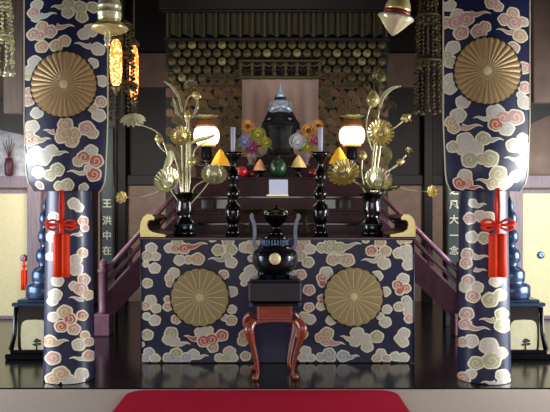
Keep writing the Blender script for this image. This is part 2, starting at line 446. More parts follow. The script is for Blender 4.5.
# ================================================================ SETTING
struct(MB().box((0, 7.2, -.05), (13, 5.2, .1), 0, bev=.004).build('floor', M['floor']))
struct(MB().box((0, 1.79, -.056), (13, 5.6, .1), 0, bev=.004).build('floor_front', M['tatami']))
struct(MB().box((0, 4.4, 4.3), (13, 11, .1)).build('ceiling', M['dark']))
wb = MB().box((0, 8.86, 2.1), (5.2, .1, 4.4)).build('wall_back', M['dark']); struct(wb)
for sg, nm in ((-1, 'left'), (1, 'right')):
    # lit plaster wainscot of the inner room and its beam and posts
    o = MB().box((sg * 1.75, 8.77, .765), (1.3, .06, 1.53)).build('wall_panel_' + nm, M['plaster']); struct(o)
    o = MB().box((sg * 1.75, 8.74, 1.6), (1.5, .1, .13)).build('trim_beam_' + nm, M['lintel']); struct(o)
    o = MB().box((sg * 1.99, 8.66, 2.1), (.11, .1, 4.2)).build('trim_post_' + nm, M['rail'] if 0 else M['dark']); struct(o)
    o = MB().box((sg * 1.62, 8.78, 3.05), (.52, .06, .45)).build('wall_upper_panel_' + nm, M['brown']); struct(o)
    # side wall of the inner room
    o = MB().box((sg * 2.38, 8.1, 2.1), (.1, 1.4, 4.4)).build('wall_' + nm, M['dark']); struct(o)
    # outer wall beside the sliding doors
    o = MB().box((sg * 4.2, 7.5, .73), (3.6, .06, 1.46)).build('wall_outer_lower_' + nm, M['plaster']); struct(o)
    o = MB().box((sg * 4.2, 7.5, 2.95), (3.6, .1, 2.7)).build('wall_outer_' + nm, M['brown']); struct(o)
    o = MB().box((sg * 4.2, 7.42, 1.53), (3.7, .12, .14)).build('trim_' + nm, M['post']); struct(o)
    o = MB().box((sg * 2.66, 7.38, .74), (.15, .12, 1.48)).build('trim_door_post_' + nm, M['post']); struct(o)

struct(MB().box((0, 1.0, 3.05), (13, .12, 2.4)).build('wall_front', M['dark']))  # unseen wall added overhead to keep the upper parts dim
for sg, nm in ((-1, 'left'), (1, 'right')):
    struct(MB().box((sg * 3.75, 4.2, 3.05), (.12, 6.2, 2.4)).build('wall_side_' + nm, M['dark']))  # unseen upper side walls, added to cut light from the sides
# silvery painted transom panel and slanting black lintel at each side
for sg, nm, pts in ((-1, 'left', [(-40, 84), (34, 114), (34, 137), (-40, 121)]), (1, 'right', [(596, 66), (522, 100), (522, 128), (596, 94)])):
    d = 7.2
    q = [P(x, y, d) for x, y in pts]
    o = MB().prism([(v.x, v.z) for v in q], d, d + .12).build('trim_lintel_' + nm, M['lintel']); struct(o)
q = [P(x, y, 7.36) for x, y in ((-30, 96), (31, 118), (31, 176), (-30, 176))]
o = MB().prism([(v.x, v.z) for v in q], 7.36, 7.40).build('painted_transom', M['silver'])
tag(o, 'silvery painted transom panel above the tasseled sliding door', 'panel')
mb = MB(); c = P(9, 165, 7.3)
mb.lathe([(.03, 0), (.045, .02), (.05, .12), (.035, .2)], P(9, 176, 7.33), 12, 0)
for k in range(5): mb.tube([P(9, 158, 7.33), P(9 + (k - 2) * 3, 135 - abs(k - 2) * -4, 7.33)], [.005, .003], 5, 0)
o = mb.build('incense_jar', mat('dull maroon jar', (74, 24, 38), .5)); tag(o, 'dark red jar of sticks before the silvery transom panel', 'jar')
struct_post = MB().box(P(15.5, 35, 6.8) , (.2, .12, 1.62)).build('trim_hanging_post', M['greypost']); struct(struct_post)
o = MB().box(P(541, 40, 6.8), (.2, .12, 1.3)).build('trim_hanging_post_right', M['brown']); struct(o)

# sliding doors
for sg, nm, pull in ((-1, 'left', (24, 258)), (1, 'right', (541, 255))):
    x0 = sg * 2.72; x1 = sg * 3.62
    cx = (x0 + x1) / 2
    dr = MB().box((cx, 7.43, .72), (.9, .035, 1.44), 0, bev=.004).build('door_1' if sg < 0 else 'door_2', M['fusuma']); struct(dr)
    fr = MB()
    for z in (.02, 1.42): fr.box((cx, 7.42, z), (.9, .045, .035))
    for x in (x0 + sg * .012, x1 - sg * .012): fr.box((x, 7.42, .72), (.022, .045, 1.44))
    fr.build('door_frame', M['post'], dr)
    w = P(pull[0], pull[1], 7.405)
    MB().lathe([(.036, 0), (.04, .006), (.03, .012), (.012, .008)], w, 18, 0, (0, -1, 0)).build('door_pull', M['bluebronze'], dr)
    d2 = MB().box((cx + sg * .93, 7.47, .72), (.95, .035, 1.44), 0, bev=.004).build('door_3' if sg < 0 else 'door_4', M['fusuma']); struct(d2)

def tassel(px, ytop, yknot, yend, d, w, name, label, cat, bow=True, g=None):
    top = P(px, ytop, d); kn = P(px, yknot, d); s0 = P(px, yknot + (yend - yknot) * .16, d); en = P(px, yend, d)
    root = thing(name, en, label, cat, g)
    u = d / F
    cd = MB()
    for sx in (-1, 1):
        cd.tube([top + Vector((sx * .006, 0, 0)), top.lerp(kn, .5) + Vector((sx * w * .22, 0, 0)), kn + Vector((sx * w * .12, 0, 0))], w * .16, 8)
    cd.build('cord', M['redcord'], root)
    if bow:
        bw = MB(); bw.ball(kn, w * .38, 0)
        for sx in (-1, 1):
            for k, (lx, lz) in enumerate(((2.0, .35), (1.9, -.3))):
                p = [kn, kn + Vector((sx * w * lx * .5, -.006, w * (lz + .28))), kn + Vector((sx * w * lx, -.004, w * lz * .8)), kn + Vector((sx * w * lx * .55, 0, w * (lz - .3))), kn]
                bw.tube(spline(p, 5), w * .17, 6)
        bw.build('knot', M['redcord'], root)
    else:
        MB().ball(kn, w * .7).build('knot', M['redcord'], root)
    H = s0.z - en.z
    MB().tube([kn, s0], w * .3, 8).build('neck', M['redcord'], root)
    for sx in (-1, 1):
        MB().lathe([(w * .2, H), (w * .46, H * .985), (w * .52, H * .92), (w * .53, H * .4), (w * .54, 0), (w * .1, 0)], en + Vector((sx * w * .5, 0, 0)), 30, 0, None, (1, 1), True, 15, .05).build('skirt', M['redcord'], root)
    return root

# ================================================================ PILLARS WITH BROCADE
def pillar(sgn, uc, half, txt, btxt, bl, br, bc, crestc, side_txt):
    dc = 4.86
    X = (uc - 275) / F * dc
    R = half / F * dc
    dist = math.hypot(X, dc); a_c = math.atan2(X, dc); a_h = math.asin(R / dist) * .985
    root = thing('temple_pillar', (X, dc, 0), 'dark round pillar wrapped below in cloud brocade, ' + side_txt, 'pillar', None)
    MB().lathe([(R * .86, 0), (R * .86, 4.24)], (X, dc, 0), 40).build('shaft', M['dark'], root)
    d0 = 4.68
    def mp(u, v, off, rot=0.0):
        th = a_c + max(-1, min(1, (u - uc) / half)) * a_h      # where the line of sight meets the round shaft
        dx, dy = math.sin(th), math.cos(th)
        b_ = dx * X + dy * dc; t_ = b_ - math.sqrt(max(0, b_ * b_ - (dist * dist - R * R)))
        a = math.atan2(dx * t_ - X, dc - dy * t_) + rot
        z = max(.004, EYE - (v - 206.0) / F * (dy * t_))
        RR = R * (1.03 - .13 * min(1, z / 1.3))
        return Vector((X + (RR + off) * math.sin(a), dc - (RR + off) * math.cos(a), z))
    mb = MB()
    zt = EYE - (170 - 206) / F * d0
    seg = 64; vs = []; fs = []
    zs = [.004, .325, .65, .975, 1.3, zt]
    for z in zs:
        for k in range(seg):
            a = 2 * PI * k / seg; vs.append((X + R * (1.03 - .13 * min(1, z / 1.3)) * math.sin(a), dc - R * (1.03 - .13 * min(1, z / 1.3)) * math.cos(a), z))
    for i in range(len(zs) - 1):
        for k in range(seg):
            k2 = (k + 1) % seg; fs.append([i * seg + k, i * seg + k2, (i + 1) * seg + k2, (i + 1) * seg + k])
    mb.add(vs, fs, 0, True)
    cl = parse(txt)
    embroider(mb, mp, cl, (uc - half * .985, uc + half * .985, 170, 389))
    for rot in (2.2, -2.2):
        embroider(mb, lambda u, v, off: mp(u, v, off, rot), [c for i, c in enumerate(cl) if i % 2 == 0], (uc - half * .5, uc + half * .5, 175, 388))
    mb.build('brocade_wrap', [M[k] for k in BM], root)
    # the broad upper banner hung before the pillar
    db = 4.52; hb = (br - bl) / 2
    def mpb(u, v, off):
        s = (u - bc) / hb
        tuck = max(0.0, (v - 168) / 26.0); tp_ = max(0, (v - 120) / 74); tuck = min(1, tuck)
        uu = bc + (u - bc) * (1 - .07 * tp_ - .20 * tuck ** 3) + (uc - bc) * tuck ** 2 * .5
        d = db + .10 * s * s + .05 * tuck ** 2
        p = P(uu, v, db); p.y = d - off
        k = d / db
        p.x = (uu - 275) / F * d
        return p
    mb = MB(); vs = []; fs = []; nu, nv = 24, 46; v0, v1 = -75, 191
    for j in range(nv + 1):
        v = v0 + (v1 - v0) * j / nv
        for i in range(nu + 1): vs.append(mpb(bl + (br - bl) * i / nu, v, 0))
    for j in range(nv):
        for i in range(nu):
            a = j * (nu + 1) + i; fs.append([a, a + 1, a + nu + 2, a + nu + 1])
    mb.add(vs, fs, 0, True)
    cl2 = parse(btxt)
    up = []
    for c in cl2:
        q = [(e[0], e[1], e[2] - 150, *e[3:]) if e[0] == 'C' else ('T', e[1], e[2] - 150, e[3], e[4] - 150, *e[5:]) for e in c]
        if max(e[2] for e in q) < -6: up.append(q)
    embroider(mb, mpb, cl2 + up, (bl + .4, br - .4, v0, v1 - .5))
    # gold braid down the edge
    for uu in (bl, br):
        mb.tube([mpb(uu, v0 + (v1 - v0) * j / 30, 0) for j in range(31)], .006, 6, 1)
    rootp = mpb(bc, v1, 0)
    ban = mb.build('brocade_banner', [M[k] for k in BM], None, rootp)
    # rod carrying the banner to the ceiling
    ban['label'] = 'broad navy brocade banner with gold crest ' + side_txt
    ban['category'] = 'banner'
    rz = P(bc, v0, db).z
    rb = MB().tube([mpb(bl, v0, .0) + Vector((-.03, .05, 0)), mpb(br, v0, 0) + Vector((.03, .05, 0))], .02, 10)
    for uu in (bl + 12, br - 12):
        p = mpb(uu, v0, 0) + Vector((0, .05, 0)); rb.tube([p, Vector((p.x, p.y, 4.25))], .006, 6)
    rb.build('hanging_rod', M['olddim'], ban)
    crest(mpb, crestc[0], crestc[1], crestc[2], ban, .008, 32, 'chrysanthemum_crest', 'crestsilk', .005, 1.2)
    return root
sideL, sideR = 'beside the door with a red tasseled pull', 'beside the door with a plain round pull'
pillar(-1, 69.3, 24.3, PL, BL, 24.5, 107.5, 66, (64.3, 84.5, 32.7), sideL)
pillar(1, 483.7, 25.3, PR, BR, 443.5, 529.5, 486.5, (487, 71, 33.3), sideR)
tassel(61.5, 190, 225, 277, 4.42, .052, 'silk_tassel', 'vermilion silk tassel with bow, on the pillar by the tasseled door', 'tassel', True, 'red pillar tassels')
tassel(497.5, 188, 225, 277, 4.42, .056, 'silk_tassel', 'vermilion silk tassel with bow, on the pillar by the plain pull door', 'tassel', True, 'red pillar tassels')
tassel(24, 256, 266, 290, 7.36, .032, 'door_tassel', 'small red tassel hanging from the pull of the cream sliding door', 'tassel', False)

# ================================================================ CARPET
mb = MB()
pts = []
hw = .905; xc = -.085; y1 = 4.52; r = .12
poly = [(xc - hw, 0.6), (xc + hw, 0.6)]
for k in range(7):
    a = PI / 2 * k / 6; poly.append((xc + hw - r + r * math.cos(a), y1 - r + r * math.sin(a)))
for k in range(7):
    a = PI / 2 + PI / 2 * k / 6; poly.append((xc - hw + r + r * math.cos(a), y1 - r + r * math.sin(a)))
n = len(poly)
vs = [(x, y, -.006) for x, y in poly] + [(x, y, .008) for x, y in poly]
fs = [list(range(n))[::-1], [n + k for k in range(n)]] + [[k, (k + 1) % n, (k + 1) % n + n, k + n] for k in range(n)]
mb.add(vs, fs)
tag(mb.build('red_carpet', M['carpet']), 'crimson carpet runner with rounded corners leading to the altar', 'carpet')

# ================================================================ ALTAR TABLE
XA0, XA1 = P(141.5, 0, 5.35).x, P(413.5, 0, 5.35).x
at = thing('altar_table', ((XA0 + XA1) / 2, 5.68, 0), 'long black lacquered altar table with gilt upturned ends', 'table')
ZT = 1.012
tb = MB(); tb.box(((XA0 + XA1) / 2, 5.67, ZT - .016), (XA1 - XA0 + .03, .68, .032), 0, bev=.006)
tb.build('tabletop', M['lacq'], at)
tb = MB(); tb.box(((XA0 + XA1) / 2, 5.328, ZT - .012), (XA1 - XA0 + .03, .006, .005), 0); tb.build('edge_bead', M['rail'], at)
for sx in (XA0 + .05, XA1 - .05):
    for yy in (5.45, 5.95):
        lg = MB(); lg.box((sx, yy, (ZT - .03) / 2), (.07, .07, ZT - .03)); lg.build('leg', M['lacqred'], at)
mb = MB().box(((XA0 + XA1) / 2, 5.7, ZT - .09), (XA1 - XA0 - .1, .5, .1)); mb.build('apron', M['lacqred'], at)
def endcurl(mir):
    pts = [(141.2, 236), (140.8, 228), (141.8, 221), (144.5, 216), (148.5, 213.5), (152.5, 214), (155.2, 216.8), (154.5, 219.5), (151.5, 219), (148.8, 220.5), (147.8, 224), (149, 228.5), (153, 231.3), (159, 232.8), (166, 234), (166, 236)]
    if mir: pts = [(555.5 - x, y) for x, y in pts]
    q = [P(x, y, 5.4) for x, y in pts]
    zb = min(v.z for v in q)
    m = MB().prism([(v.x, v.z - zb + ZT) for v in q], 5.36, 5.40); m.build('end_curl', M['gold'], at)
    q2 = [(v.x, v.z - zb + ZT) for v in q]
    m = MB().prism([(x_, z_ - .008 if z_ > ZT + .01 else z_) for x_, z_ in q2], 5.402, 5.98); m.build('end_board', M['lacqred'], at)
endcurl(False); endcurl(True)

def mpa(u, v, off):
    p = P(u, v, 5.335); p.y = 5.322 - off
    p.z = max(.003, p.z); return p
mb = MB(); vs = []; fs = []; nu, nv = 40, 18
for j in range(nv + 1):
    v = 240 + (362 - 240) * j / nv
    for i in range(nu + 1):
        u = 141.5 + (413.5 - 141.5) * i / nu
        p = mpa(u, v, .004 * math.sin(i * 1.9) * (j / nv) * 0); vs.append(p)
for j in range(nv):
    for i in range(nu):
        a = j * (nu + 1) + i; fs.append([a, a + 1, a + nu + 2, a + nu + 1])
mb.add(vs, fs, 0)
embroider(mb, mpa, [[(e[0], e[1], e[2], e[3] * .95, e[4]) if e[0] == 'C' else e for e in c] for c in parse(ALTAR)], (141.8, 413.2, 240.2, 361.6))
for xx in (141.5, 413.5):   # cloth returning round the ends
    a = mpa(xx, 240, 0); b = mpa(xx, 362, 0)
    mb.add([a, b, b + Vector((0, .03, 0)), a + Vector((0, .03, 0))], [[0, 1, 2, 3]], 0)
    mb.tube([a + Vector((0, -.003, 0)), b + Vector((0, -.003, .006))], .005, 6, 0)
ac = mb.build('altar_cloth', [M[k] for k in BM], None, ((XA0 + XA1) / 2, 5.322, 0))
tag(ac, 'navy brocade altar cloth with coloured clouds hanging before the long table', 'cloth')
crest(mpa, 200, 297, 28.8, ac, .007, 20, bulge=.5); crest(mpa, 353.3, 296.6, 29.2, ac, .007, 20, bulge=.5)

# ================================================================ SMALL TABLE IN FRONT, STAND AND BURNER
st = thing('incense_table', (-.01, 4.95, 0), 'small rosewood incense table with curved cabriole legs before the altar', 'table')
cx, cy = -.01, 4.95
w, dp = .15, .15
tp = MB(); tp.box((cx, cy, .548), (.36, .34, .022), 0, bev=.006); tp.build('tabletop', M['lacq'], st)
for sx in (-1, 1):
    c = MB(); c.box((cx + sx * .178, cy - .168, .55), (.026, .02, .026), 0); c.build('corner_mount', M['bluebronze'], st)
ap = MB(); ap.box((cx, cy, .485), (.25, .25, .105), 0, bev=.006); ap.build('waist', M['redwood'], st)
ap = MB()
pr = []
for k in range(13):
    t = -1 + 2 * k / 12
    pr.append((cx + t * .175, .425 - .022 * (1 - abs(t)) ** .5 * 0 - .03 * abs(t) ** 3))
pr += [(cx + .175, .435), (cx - .175, .435)]
ap.prism(pr, cy - .175, cy + .175); ap.build('apron', M['redwood'], st)
for sx in (-1, 1):
    for sy in (-1, 1):
        lp = []
        for (o, z) in ((.155, .43), (.185, .40), (.192, .36), (.178, .30), (.155, .22), (.138, .14), (.128, .07), (.13, .035), (.148, .02)):
            lp.append((cx + sx * o, cy + sy * o, z))
        l = MB(); l.tube(spline(lp, 4), [.026 + .010 * math.sin(min(1, i / 14) * PI) - .013 * min(1, max(0, i - 8) / 16) for i in range(33)], 10)
        l.ball((cx + sx * .146, cy + sy * .146, .022), .022, 0, 1.1, 1.1, 1)
        l.build('leg', M['redwood'], st)
st.rotation_euler.z = math.radians(5)

zb = .56
bs = thing('burner_stand', (-.0, 4.97, zb), 'dark plum covered block stand on the rosewood incense table', 'stand')
b = MB(); b.box((0, 4.97, zb + .075), (.385, .32, .15), 0, bev=.012); b.build('block', M['purple'], bs)
b = MB(); b.box((0, 4.97, zb + .158), (.345, .30, .018), 0, bev=.004); b.build('rim', M['lacq'], bs)
zk = zb + .167
kr = thing('incense_burner', (0, 5.0, zk), 'large dark bronze incense burner with tall loop handles and gold crest', 'incense burner')
u = 5.0 / F
pr = [(.02, .03), (.09, .022), (.14, .05), (.166, .095), (.172, .14), (.166, .185), (.138, .212), (.098, .225), (.09, .235), (.094, .28), (.108, .29), (.108, .3), (.08, .296), (.07, .25), (.02, .24)]
b = MB(); b.lathe(pr, (0, 5.0, zk), 40); b.build('bowl', M['bronze'], kr)
b = MB()
for k in range(28):
    a = 2 * PI * k / 28; b.box((.098 * math.cos(a), 5.0 + .098 * math.sin(a), zk + .262), (.011, .011, .04))
b.build('rim_ribs', M['bluebronze'], kr)
for k in range(3):
    a = -PI / 2 + PI / 3 + 2 * PI * k / 3
    l = MB(); l.tube([(.09 * math.cos(a), 5.0 + .09 * math.sin(a), zk + .05), (.11 * math.cos(a), 5.0 + .11 * math.sin(a), zk + .025), (.105 * math.cos(a), 5.0 + .105 * math.sin(a), zk)], [.03, .024, .02], 10); l.build('foot', M['bronze'], kr)
for sx in (-1, 1):
    h = MB()
    pp = [(sx * .128, 5.0, zk + .20), (sx * .155, 5.0, zk + .25), (sx * .152, 5.0, zk + .33), (sx * .158, 5.0, zk + .40), (sx * .178, 5.0, zk + .455), (sx * .165, 5.0, zk + .47)]
    q = spline(pp, 5)
    # flat strap section
    vs = []; fs = []
    for i, p in enumerate(q):
        t = (q[min(i + 1, len(q) - 1)] - q[max(i - 1, 0)]).normalized(); n_ = Vector((t.z, 0, -t.x))
        for (a_, b_) in ((-.013, -.03), (.013, -.03), (.013, .03), (-.013, .03)): vs.append(p + n_ * a_ + Vector((0, b_, 0)))
    for i in range(len(q) - 1):
        for k in range(4): fs.append([i * 4 + k, i * 4 + (k + 1) % 4, i * 4 + 4 + (k + 1) % 4, i * 4 + 4 + k])
    fs += [[0, 1, 2, 3], [len(vs) - 4 + k for k in range(4)]]
    h.add(vs, fs, 0, False); h.build('handle', M['handle'], kr)
b = MB(); b.lathe([(.002, .02), (.02, .018), (.042, .008), (.043, 0), (.03, -.02)], (0, 4.838, zk + .148), 32, 0, (0, -1, 0), (1, 1), True, 16, .03); b.build('gold_crest', M['crestline'], kr)

# ================================================================ ALTAR ITEMS ON THE TABLE (d 5.6)
def lathe_px(prof, px, ybase, d, z0, seg=28, lobes=0, lob=0.0, mb=None, mi=0):
    """prof: (half width px, y px) turned into metres at depth d; standing at z0."""
    s = d / F; c = (((px - 275) * s), d, z0)
    mb = mb or MB()
    mb.lathe([(max(.0005, r * s), (ybase - y) * s) for r, y in prof], c, seg, mi, None, (1, 1), True, lobes, lob)
    return mb, Vector(c)

YB = 235.5
def vase(px, label):
    d = 5.62
    prof = [(3, 235.5), (11, 235.5), (11, 232), (9, 230), (10.5, 226), (9.5, 222), (7, 219), (7.5, 214), (9, 209), (8, 204), (8.5, 200), (11, 196), (13, 193.5), (13, 192.6), (11, 193), (7, 198), (5, 206), (1, 207)]
    c = P(px, 0, d); root = thing('flower_vase', (c.x, d, ZT), label, 'vase', 'black altar vases')
    m, _ = lathe_px(prof, px, YB, d, ZT); m.build('vase_body', M['lacq'], root)
    m = MB(); m.lathe([(.088, 0), (.091, .004), (.091, .010), (.086, .014)], (c.x, d, ZT + .085), 28); m.build('ring_band', M['bluebronze'], root)
    return root
vase(185, 'black flared vase of gilt lotus, at the altar end nearer the tasseled door')
vase(372, 'black flared vase of gilt lotus, at the altar end nearer the plain pull door')

def candlestand(px, label, clabel):
    d = 5.62
    prof = [(2, 235.5), (7.5, 235.5), (8, 232), (6.5, 229), (4.5, 227), (6, 223), (7.6, 218), (8.2, 212), (7.4, 206), (4.4, 203), (4, 200), (6, 197), (7, 193.5), (6, 190.5), (3.6, 188), (3.4, 184), (5.6, 181), (6.6, 177), (5.6, 172.5), (3.4, 169), (3, 165), (4.4, 162), (5.4, 159.5), (8.6, 155), (9.2, 152.5), (8.4, 152.8), (4, 156), (1, 156)]
    c = P(px, 0, d); root = thing('candle_stand', (c.x, d, ZT), label, 'candle stand', 'black altar candle stands')
    m, _ = lathe_px(prof, px, YB, d, ZT); m.build('turned_stem', M['lacq'], root)
    s = d / F
    m = MB()
    for y, r in ((204, 4.9), (189, 4.2), (170, 3.8)):
        z = ZT + (YB - y) * s; m.lathe([(r * s * .8, -.004), (r * s, 0), (r * s * .8, .004)], (c.x, d, z), 20)
    m.build('ring_band', M['bluebronze'], root)
    zc = ZT + (YB - 156) * s
    cr = thing('candle', (c.x, d, zc), clabel, 'candle', 'white altar candles')
    m = MB(); m.lathe([(.017, 0), (.0185, .1), (.021, .235), (.018, .243), (.004, .24)], (c.x, d, zc), 18); m.build('wax', M['candle'], cr)
    m = MB(); m.tube([(c.x, d, zc + .238), (c.x + .002, d, zc + .258)], .0022, 6); m.build('wick', M['lintel'], cr)
candlestand(233, 'black turned candle stand next to the red apple', 'tall white candle above the red apple side of the altar')
candlestand(320.5, 'black turned candle stand next to the dark red fruit', 'tall white candle above the dark red fruit side of the altar')

# central bowl
d = 5.6; c = P(276, 0, d)
root = thing('lidded_bowl', (c.x, d, ZT), 'black footed bowl with low lid at the middle of the altar table', 'bowl')
m, _ = lathe_px([(3, 235.5), (8, 235.5), (8.5, 233), (6, 231), (4, 228.5), (4.4, 226), (8.5, 223), (11.5, 219), (13, 215), (13.4, 213), (12, 212.6)], 276, YB, d, ZT); m.build('bowl_body', M['lacq'], root)
m, _ = lathe_px([(13, 213), (12, 211.4), (8, 209.6), (3, 208.4), (1.6, 207), (2.2, 205.8), (.6, 205)], 276, YB, d, ZT); m.build('lid', M['lacq'], root)
m = MB()
for sx in (-1, 1): m.ball((c.x + sx * .085, d - .068, ZT + .2), .012)
m.build('knob', M['goldpale'], root)
# curved bronze dishes beside the bowl
for px, lb in ((251, 'shallow bronze dish beside the bowl on the red apple side'), (305, 'shallow bronze dish beside the bowl on the dark red fruit side')):
    d = 5.86; c = P(px, 0, d)
    root = thing('bronze_dish', (c.x, d, ZT), lb, 'dish', 'bronze dishes on the altar')
    m, _ = lathe_px([(2, 234), (6, 234), (5, 231), (2.4, 226), (2, 218), (3, 215), (9, 212), (13, 209.5), (13.4, 208.4), (8, 210.6), (1, 212)], px, 234, d, ZT); m.build('dish_body', M['olddim'], root)

# ================================================================ DAIS
da = thing('altar_dais', (0, 6.8, 0), 'stepped dark red lacquered altar dais rising behind the table', 'altar')
tiers = [(6.08, 0, .98, .99), (6.3, .98, 1.10, .98), (6.5, 1.10, 1.20, .97), (6.7, 1.20, 1.36, .95), (6.9, 1.36, 1.56, .92), (7.14, 1.56, 1.70, .86), (7.3, 1.70, 1.80, .8)]
for i, (y0, z0, z1, hw) in enumerate(tiers):
    m = MB(); m.box((.01, (y0 + 7.9) / 2, (z0 + z1) / 2), (hw * 2, 7.9 - y0, z1 - z0), 0, bev=.004); t = m.build('step', M['lacqred'], da)
    m = MB(); m.box((.01, y0 - .006, z1 - .012), (hw * 2 + .02, .03, .022), 0, bev=.004); m.build('step_edge', M['lacq'] if i % 2 else M['lacqred'], t)
# panel openings on the fourth riser
for px in (207, 222, 330, 345):
    p = P(px, 203, 6.69); m = MB(); m.box((p.x, 6.692, 1.28), (.11, .012, .09)); m.build('riser_panel', M['lacq'], da)

# white card with gold strip
cd = thing('white_card', P(278.5, 197, 6.66), 'blank white square card standing in front of the watermelon', 'card')
cd.location.z = 1.36; cd['_w'] = (cd.location.x, 6.66, 1.36)
s = 6.66 / F
m = MB(); m.box((cd.location.x, 6.74, 1.36 + .012 + 7.8 * s), (19 * s, .012, 15.6 * s), 0, bev=.002); m.build('card_face', M['card'], cd)
m = MB(); m.box((cd.location.x - 1 * s, 6.73, 1.368), (22 * s, .045, .016)); m.build('gold_foot', M['gold'], cd)
# watermelon
d = 7.02; c = P(278, 0, d); R = .092
root = thing('watermelon', (c.x, d, 1.56), 'dark green striped watermelon behind the white card', 'watermelon')
m = MB(); m.ball((c.x, d, 1.56 + R * 1.12), R, 0, 1, 1, 1.12, 24); m.build('rind', M['melon'], root)
m = MB(); m.tube([(c.x, d, 1.56 + R * 2.22), (c.x + .006, d, 1.56 + R * 2.4), (c.x + .02, d, 1.56 + R * 2.45)], .006, 6); m.build('stalk', M['stem'], root)
# fruit in footed stands
def fruit(px, r, mt, label, name, d=7.0):
    c = P(px, 0, d); root = thing(name, (c.x, d, 1.56), label, 'fruit')
    m = MB(); n = 12
    prof = []
    for i in range(n + 1):
        t = PI * i / n
        prof.append((max(.0006, r * math.sin(t) * (1 + .06 * math.cos(t) * -1)), r - r * math.cos(t) * .94 - (.25 * r * math.exp(-(t - PI) ** 2 * 8)) ))
    m.lathe(prof, (c.x, d, 1.56), 20); m.build('flesh', mt, root)
    m = MB(); m.tube([(c.x, d, 1.56 + r * 1.7), (c.x + .006, d, 1.56 + r * 2.1)], .004, 6); m.build('stalk', M['seed'], root)
fruit(241.5, .062, M['apple'], 'bright red apple on the dais beside a candle stand', 'red_apple')
fruit(313, .052, M['plum'], 'dark red round fruit on the dais beside a candle stand', 'dark_red_fruit')
fruit(250.5, .04, M['plum'], 'small dark red fruit behind the bright red apple', 'dark_red_fruit', 7.06)

# pyramid offerings
def pyramid(px, ytop, ybot, hwp, mt, label, z0, d, stand=True):
    s = d / F; c = P(px, 0, d); zb = EYE - (ybot - 206) * s; h = (ybot - ytop) * s; w = hwp * s
    root = thing('pyramid_offering', (c.x, d, z0), label, 'offering', 'pyramid offerings')
    m = MB(); vs = []; fs = []
    # four bulging folded faces with a pinched tip
    prof = [(1.0, 0), (.94, .12), (.66, .45), (.34, .78), (.12, .95), (.02, 1.0)]
    m.lathe([(w * 1.15 * a, h * b) for a, b in prof], (c.x, d, zb), 24, 0, None, (1, 1), False, 4, .10)
    m.build('folded_paper', mt, root)
    m = MB()
    if zb - z0 > .03:
        m.lathe([(.05, 0), (.055, .01), (.018, .03), (.018, zb - z0 - .03), (.07, zb - z0 - .008), (.072, zb - z0)], (c.x, d, z0), 20)
    else:
        m.lathe([(w * 1.1, 0), (w * 1.2, .004), (w * 1.2, max(.006, zb - z0))], (c.x, d, z0), 20)
    m.build('foot_stand', M['lacq'], root)
pyramid(220.5, 149, 166, 8, M['yellow'], 'orange yellow pyramid offering beneath the lantern, apple side', 1.56, 6.99)
pyramid(339, 147, 164, 8, M['yellow'], 'orange yellow pyramid offering beneath the lantern, dark fruit side', 1.56, 6.99)
pyramid(260, 159, 170.5, 5.6, M['peach'], 'small peach pyramid offering beside the watermelon', 1.56, 7.05)
pyramid(298.5, 155, 167.5, 6.4, M['straw'], 'small pale yellow pyramid offering beside the watermelon', 1.56, 7.05)

# paper lanterns on stands
def lantern(px, label):
    d = 7.225; s = d / F; c = P(px, 0, d); X = c.x; z0 = 1.70
    zof = lambda y: EYE - (y - 206) * s
    root = thing('paper_lantern', (X, d, z0), label, 'lantern', 'glowing altar lanterns')
    m = MB(); m.lathe([(.03, 0), (.068, 0), (.072, .012), (.04, .03), (.03, .05), (.045, .07), (.06, .09), (.055, zof(146.5) - z0 - .01), (.085, zof(146.5) - z0)], (X, d, z0), 24); m.build('stand', M['bronze'], root)
    m = MB(); zb = zof(144.5); h = zof(127) - zb
    shp = ((.095, 0), (.125, .1), (.140, .35), (.142, .6), (.130, .85), (.105, 1))
    m.lathe([(a, h * b) for a, b in shp], (X, d, zb), 28); m.build('paper_shade', M['paper'], root)
    m = MB()
    for k in range(10):
        a = 2 * PI * (k + .5) / 10
        m.tube([(X + (r_ + .003) * math.cos(a), d + (r_ + .003) * math.sin(a), zb + h * t) for r_, t in shp], .003, 5)
    m.build('shade_rib', M['lampwood'], root)
    m = MB(); zt = zof(127.5)
    m.lathe([(.11, 0), (.128, .006), (.118, .03), (.09, .05), (.085, .07), (.05, .08), (.02, .085)], (X, d, zt), 24); m.build('top_cap', M['lampwood'], root)
    m = MB(); m.lathe([(.03, 0), (.05, .012), (.09, .02), (.125, .04), (.12, .043), (.07, .03), (.03, .05), (.012, .09)], (X, d, zt + .085), 24, 0, None, (1, 1), True, 6, .15); m.build('gilt_canopy', M['oldbright'], root)
    m = MB(); m.lathe([(.05, 0), (.1, .006), (.1, .016), (.06, .022)], (X, d, zb - .022), 24); m.build('bottom_cap', M['amber'], root)
    l = bpy.data.lights.new('lantern_light', 'POINT'); l.energy = 5; l.color = (1, .75, .45); l.shadow_soft_size = .12
    lo = bpy.data.objects.new('lantern_light', l); COL.objects.link(lo); lo.location = (X, d - .3, zof(140))
lantern(206.5, 'glowing white paper lantern above the red apple side of the dais')
lantern(352, 'glowing white paper lantern above the dark red fruit side of the dais')

